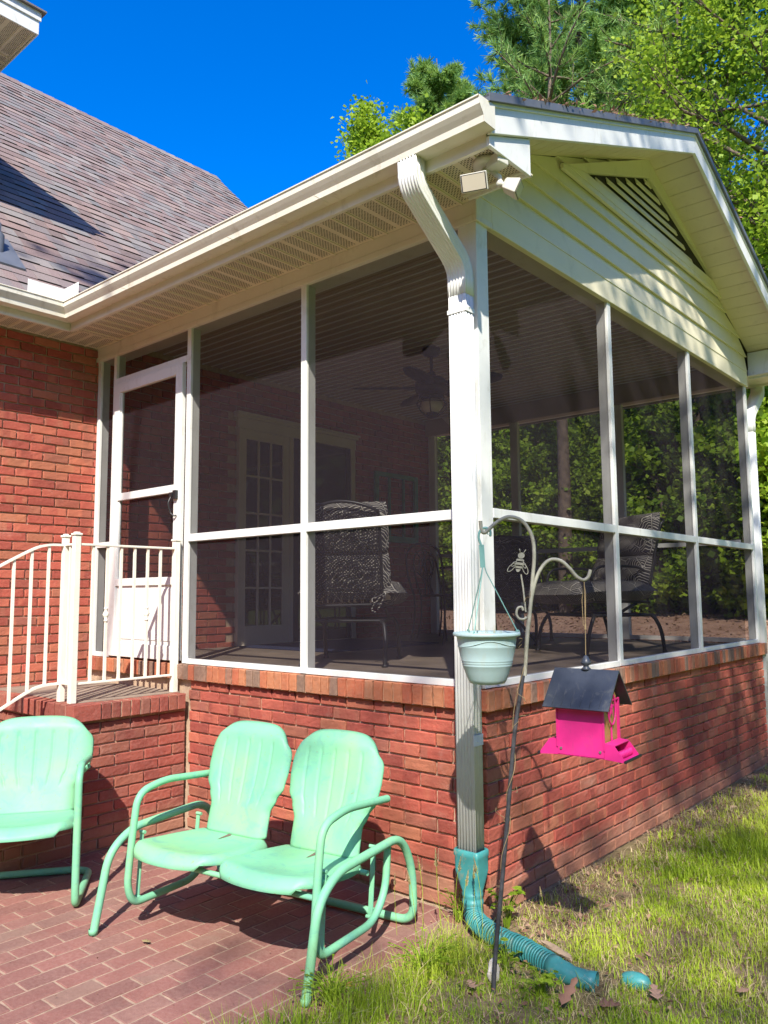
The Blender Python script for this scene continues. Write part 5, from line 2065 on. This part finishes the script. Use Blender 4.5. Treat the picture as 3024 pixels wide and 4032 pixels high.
# ------------------------------------------------------------------ trees
def leaf_cloud(tips, per, sigma, size, rg, flat=.9, ratio=.5):
    tips = np.array(tips)
    c = np.repeat(tips, per, 0)
    n = len(c)
    p = c + rg.normal(0, 1, (n, 3)) * np.array([sigma, sigma, sigma * .75])
    nr = rg.normal(0, flat, (n, 3)); nr[:, 2] += .9
    nr /= np.linalg.norm(nr, axis=1)[:, None]
    d = rg.normal(0, 1, (n, 3)); d[:, 2] -= .35
    d -= nr * (d * nr).sum(1)[:, None]
    d /= np.linalg.norm(d, axis=1)[:, None]
    s_ = np.cross(nr, d)
    l = (size * rg.uniform(.6, 1.3, n))[:, None]
    w = l * ratio
    V = np.stack([p, p + d * l * .5 + s_ * w + nr * l * .12, p + d * l, p + d * l * .5 - s_ * w + nr * l * .12], 1)
    clump = np.repeat(rg.random(len(tips)), per)
    R_ = np.stack([np.clip(clump * .6 + rg.random(n) * .4, 0, .999), rg.random(n), rg.random(n)], 1)
    return V, R_


def needle_tufts(tips, dirs, per, length, width, rg):
    tips, dirs = np.array(tips), np.array(dirs)
    c = np.repeat(tips, per, 0); d0 = np.repeat(dirs, per, 0)
    n = len(c)
    c = c - d0 * rg.uniform(0, .22, n)[:, None]
    d = rg.normal(0, .75, (n, 3)) + d0 * .9
    d /= np.linalg.norm(d, axis=1)[:, None]
    s_ = np.cross(d, rg.normal(0, 1, (n, 3))); s_ /= np.linalg.norm(s_, axis=1)[:, None]
    l = (length * rg.uniform(.65, 1.15, n))[:, None]
    V = np.stack([c - s_ * width, c + s_ * width, c + d * l + s_ * width * .3, c + d * l - s_ * width * .3], 1)
    clump = np.repeat(rg.random(len(tips)), per)
    R_ = np.stack([np.clip(clump * .55 + rg.random(n) * .38, 0, .93), rg.random(n), rg.random(n)], 1)
    return V, R_


def skeleton(seed, H, r0, base, rad_, nl, shape, rise, twigs=6, wob=.3):
    """returns trunk MB, tip points, tip directions"""
    rr = random.Random(seed)
    b = MB()
    tr = [Vector((0, 0, -.2))]
    for i in range(1, 9):
        tr.append(Vector((rr.uniform(-wob, wob) * .35 + tr[-1].x * .8, rr.uniform(-wob, wob) * .35 + tr[-1].y * .8, H * i / 8)))
    path = catmull(tr, 3)
    b.tube(path, [max(.02, r0 * (1 - .93 * (i / (len(path) - 1)) ** .9)) for i in range(len(path))], 10)
    tips, dirs = [], []
    for i in range(nl):
        f = (i + rr.random() * .8) / nl
        z = base + (H * .98 - base) * f
        k_ = min(int(z / H * (len(path) - 1)), len(path) - 1)
        o_ = path[k_]
        a = i * 2.39996 + rr.uniform(-.5, .5)
        l = rad_ * shape(f) * rr.uniform(.72, 1.12)
        if l < .15: continue
        el = rise + rr.uniform(-.22, .22)
        d = Vector((cos(a) * cos(el), sin(a) * cos(el), sin(el)))
        pts = [o_]
        for j in range(4):
            d = (d + Vector((rr.uniform(-.28, .28), rr.uniform(-.28, .28), rr.uniform(-.12, .22)))).normalized()
            pts.append(pts[-1] + d * l / 4)
        b.tube(pts, [r0 * .20 * (1 - .8 * q / 4) * (l / rad_) + .008 for q in range(5)], 6, caps=False)
        for j in range(1, 5):
            tips.append(to3(pts[j])); dirs.append(to3((pts[j] - pts[j - 1]).normalized()))
        for q in range(twigs):
            u_ = rr.uniform(.3, 1) * 3.99
            j = int(u_)
            p = pts[j].lerp(pts[j + 1], u_ - j)
            dd = (d + Vector((rr.uniform(-1, 1), rr.uniform(-1, 1), rr.uniform(-.45, .75))) * .95).normalized()
            ll = l * rr.uniform(.18, .42)
            e1, e2 = p + dd * ll * .5, p + dd * ll + Vector((0, 0, rr.uniform(-.1, .15))) * ll
            b.tube([p, e1, e2], [.012, .009, .005], 4, caps=False)
            tips += [to3(e1), to3(e2)]; dirs += [to3(dd), to3(dd)]
    return b, tips, dirs


def leafy_tree(name, label, seed, H, r0, base, rad_, nl, per, sigma, size, mat, shape=None, rise=.35, twigs=6, group=None, loc=(0, 0, 0), ratio=.5, lean=(0, 0)):
    shape = shape or (lambda f: (.55 + .45 * sin(pi * min(1, f * 1.15 + .1))) * (1 - .55 * f ** 3))
    t_ = thing(name, label, 'tree', (0, 0, 0), group)
    b, tips, dirs = skeleton(seed, H, r0, base, rad_, nl, shape, rise, twigs)
    b.v = [(p[0] + lean[0] * p[2], p[1] + lean[1] * p[2], p[2]) for p in b.v]
    tips = [(p[0] + lean[0] * p[2], p[1] + lean[1] * p[2], p[2]) for p in tips]
    b.build('trunk', MAT['bark'], t_)
    V, R_ = leaf_cloud(tips, per, sigma, size, np.random.default_rng(seed), ratio=ratio)
    quads_mesh('crown', V, MAT[mat], t_, R_)
    t_.location = loc
    return t_


def pine_tree(name, label, seed, H, r0, base, rad_, nl, per, length, width, loc, shape=None, rise=.25, twigs=9, group=None):
    shape = shape or (lambda f: (1 - .75 * f) * (.75 + .25 * sin(f * 9)))
    t_ = thing(name, label, 'tree', (0, 0, 0), group)
    b, tips, dirs = skeleton(seed, H, r0, base, rad_, nl, shape, rise, twigs)
    b.build('trunk', MAT['bark'], t_)
    V, R_ = needle_tufts(tips, dirs, per, length, width, np.random.default_rng(seed))
    quads_mesh('crown', V, MAT['needle'], t_, R_)
    t_.location = loc
    return t_


def at(az, d): return (2.15 + d * cos(rad(az)), -3.21 + d * sin(rad(az)), 0)


pine_tree('pine_tree', 'tall pine with long blue green needles rising behind the porch roof', 3, 25.5, .26, 9.5, 5.4, 112, 54, .26, .0150, at(115.5, 23), shape=lambda f: (1 - .62 * f ** 1.5) * (.8 + .2 * sin(f * 11)), twigs=22)
pine_tree('pine_tree', 'smaller dark pine top seen left of the big pine over the eave', 8, 23.0, .2, 15, 3.8, 80, 50, .28, .018, at(126.3, 30), twigs=14)
leafy_tree('poplar_tree', 'bright lime green tree top peeking over the porch eave', 12, 18.6, .2, 9.0, 2.4, 34, 26, .26, .14, 'leaf_lime', loc=at(131.6, 26), rise=.75, twigs=6)
leafy_tree('poplar_tree', 'small lime green crown between the poplar and the dark pine', 14, 18.0, .2, 9.0, 1.8, 24, 22, .28, .14, 'leaf_lime', loc=at(128.3, 25.5), rise=.8, twigs=5)
leafy_tree('oak_tree', 'fresh green broad leaved tree filling the upper right corner', 17, 17.5, .24, 5.5, 3.5, 76, 32, .25, .088, 'leaf_lime', loc=at(102.3, 16.5), twigs=9)
leafy_tree('oak_tree', 'darker broad leaved tree behind the gable at the right edge', 19, 11.0, .2, 2.0, 3.4, 56, 40, .30, .11, 'leaf_lime', loc=at(105.5, 20.5), twigs=8)
leafy_tree('oak_tree', 'airy leafy tree between the tall pine and the upper right tree', 23, 19.5, .2, 7.0, 3.4, 44, 24, .30, .10, 'leaf_lime', loc=at(108.6, 22), twigs=10)

# trees standing behind the viewer: their shade dapples the wall, the lawn and the roof
leafy_tree('shade_tree', 'thin leafy tree behind the viewer whose trunk shades the far end of the wall', 71, 17.0, .105, 8.6, 2.5, 22, 5, .20, .13, 'leaf', loc=(5.34, -3.18, 0), twigs=4)
leafy_tree('shade_tree', 'slender leafy tree farther behind the viewer on the lawn side', 73, 17.5, .10, 9.2, 2.5, 22, 4, .20, .13, 'leaf', loc=(5.9, -3.3, 0), twigs=4)
leafy_tree('shade_tree', 'leaning tree behind the viewer whose crown shades the foot of the house roof', 75, 15.8, .10, 12.8, 1.6, 14, 6, .18, .13, 'leaf', loc=(1.2, -9.4, 0), twigs=3, lean=(.135, .15))
leafy_tree('shade_tree', 'sparse tall tree far behind the viewer softly dappling the glider', 79, 18.5, .13, 11.5, 3.2, 26, 10, .22, .13, 'leaf', loc=(10.4, -10.5, 0), twigs=3)

# the wood behind the porch
WG = 'trees of the wood behind the porch'
wl = 'green understorey tree of the wood seen through the porch screens'
t1 = leafy_tree('wood_tree', wl, 41, 6.5, .09, .3, 2.3, 44, 24, .16, .125, 'leaf_lime', group=WG, twigs=6)
t2 = leafy_tree('wood_tree', wl, 43, 4.6, .07, .2, 1.9, 38, 24, .15, .12, 'leaf_lime', group=WG, twigs=6)
t3 = leafy_tree('wood_tree', wl, 47, 10.5, .14, .6, 3.0, 52, 26, .28, .14, 'leaf', group=WG, twigs=6)
first = {1: True, 2: True, 3: True}
rr = random.Random(15)
spots = [(2, -4.4, 13.6), (2, -6.6, 14.2), (1, -5.4, 15.2), (1, -8.2, 15.4), (2, -9.4, 14.6), (1, -3.0, 14.8), (1, -11.2, 16.6), (2, -2.2, 13.2),
         (3, -6.4, 18.0), (3, -9.2, 19.5), (3, -3.8, 17.6), (3, -12.5, 21.0), (1, -7.0, 18.0), (3, -1.2, 17.4), (3, -7.4, 23.0), (3, -11.0, 25.0), (3, -4.0, 23.0), (3, -15.0, 23.5), (2, -13.0, 15.8), (1, -14.4, 18.2), (3, .2, 21.0), (3, 2.2, 18.0), (1, .2, 13.8), (2, -.6, 12.2), (1, -4.6, 20.0), (1, -10.0, 22.0)]
for kd, x, y in spots:
    src = {1: t1, 2: t2, 3: t3}[kd]
    if first[kd]:
        src.location = (x, y, gz(x, y) - .05); first[kd] = False
        mbx = src
    else:
        copy_thing(src, (x, y, gz(x, y) - .08), rr.uniform(0, 6.28), rr.uniform(.85, 1.2))
# tall bare pine trunks among them
for i, (x, y, lb) in enumerate(((-3.75, 14.0, 'straight grey pine trunk seen through the first gable side screen'), (-6.7, 13.4, 'slim pine trunk in the wood left of the grey trunk'), (-9.3, 18.5, 'dark pine trunk far back in the wood'))):
    t_ = thing('pine_tree', lb, 'tree', (x, y, 0))
    b, tips, dirs = skeleton(60 + i, 17, .2, 12.5, 2.4, 22, lambda f: 1 - .7 * f, .2, 7, .25)
    b.v = [(p[0] + x, p[1] + y, p[2]) for p in b.v]
    b.build('trunk', MAT['bark'], t_)
    V, R_ = needle_tufts(tips, dirs, 14, .22, .01, np.random.default_rng(60 + i))
    V = V + np.array([x, y, 0])
    quads_mesh('crown', V, MAT['needle'], t_, R_)
# far wood: one mass
rg = np.random.default_rng(91)
n = 1500
a = rg.uniform(rad(88), rad(165), n)
d = rg.uniform(24, 44, n)
c = np.stack([2 + d * np.cos(a), -3 + d * np.sin(a), np.minimum(rg.exponential(4.0, n) + 1.0, 9.5)], 1)
V, R_ = leaf_cloud(c, 26, .9, .42, rg)
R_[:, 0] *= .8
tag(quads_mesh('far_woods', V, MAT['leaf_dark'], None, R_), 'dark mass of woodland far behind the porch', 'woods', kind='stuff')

# woods closing the clearing on the other sides
n = 2600
a = rg.uniform(rad(165), rad(448), n)
d = rg.uniform(22, 34, n)
c = np.stack([1 + d * np.cos(a), -3 + d * np.sin(a), rg.uniform(.3, 11.0, n)], 1)
V, R_ = leaf_cloud(c, 24, 1.0, .75, rg)
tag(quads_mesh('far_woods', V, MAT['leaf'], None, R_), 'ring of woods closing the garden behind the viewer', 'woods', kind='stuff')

# ================================================================== light, sky, camera
w = bpy.data.worlds.new('World')
scene.world = w
w.use_nodes = True
nt = w.node_tree
nt.nodes.clear()
sky = nt.nodes.new('ShaderNodeTexSky')
sky.sky_type = 'NISHITA'
sky.sun_disc = False
S = -SUN
sky.sun_elevation = math.asin(S.z)
sky.sun_rotation = math.atan2(S.x, S.y)
sky.altitude = 300
sky.air_density = 1.0
sky.dust_density = .9
sky.ozone_density = 2.5
hs = nt.nodes.new('ShaderNodeHueSaturation')
hs.inputs['Hue'].default_value = .516
hs.inputs['Saturation'].default_value = 1.5
hs.inputs['Value'].default_value = 1.55
bg = nt.nodes.new('ShaderNodeBackground')
bg.inputs['Strength'].default_value = .12
wo = nt.nodes.new('ShaderNodeOutputWorld')
nt.links.new(sky.outputs[0], hs.inputs['Color'])
nt.links.new(hs.outputs[0], bg.inputs['Color'])
nt.links.new(bg.outputs[0], wo.inputs['Surface'])

sd = bpy.data.lights.new('sun', 'SUN')
sd.energy = 5.0
sd.angle = rad(.53)
sd.color = (1, .945, .84)
so = bpy.data.objects.new('sun', sd)
COL.objects.link(so)
so.location = (6, -8, 12)
so.rotation_euler = SUN.to_track_quat('-Z', 'Y').to_euler()

cd = bpy.data.cameras.new('camera')
co = bpy.data.objects.new('camera', cd)
COL.objects.link(co)
co.location = (2.1546, -3.2089, 1.4971)
co.rotation_euler = (rad(95.9392), rad(.4455), rad(40.9262))
cd.sensor_fit = 'VERTICAL'
cd.sensor_height = 36
cd.lens = 36 * 3125.87 / 4032
cd.clip_start = .05
cd.clip_end = 2000
scene.camera = co
scene.render.resolution_x = 768
scene.render.resolution_y = 1024
scene.view_settings.view_transform = 'Standard'
scene.view_settings.look = 'None'
scene.view_settings.exposure = .75
scene.view_settings.gamma = 1
scene.cycles.max_bounces = 8
scene.cycles.transparent_max_bounces = 24
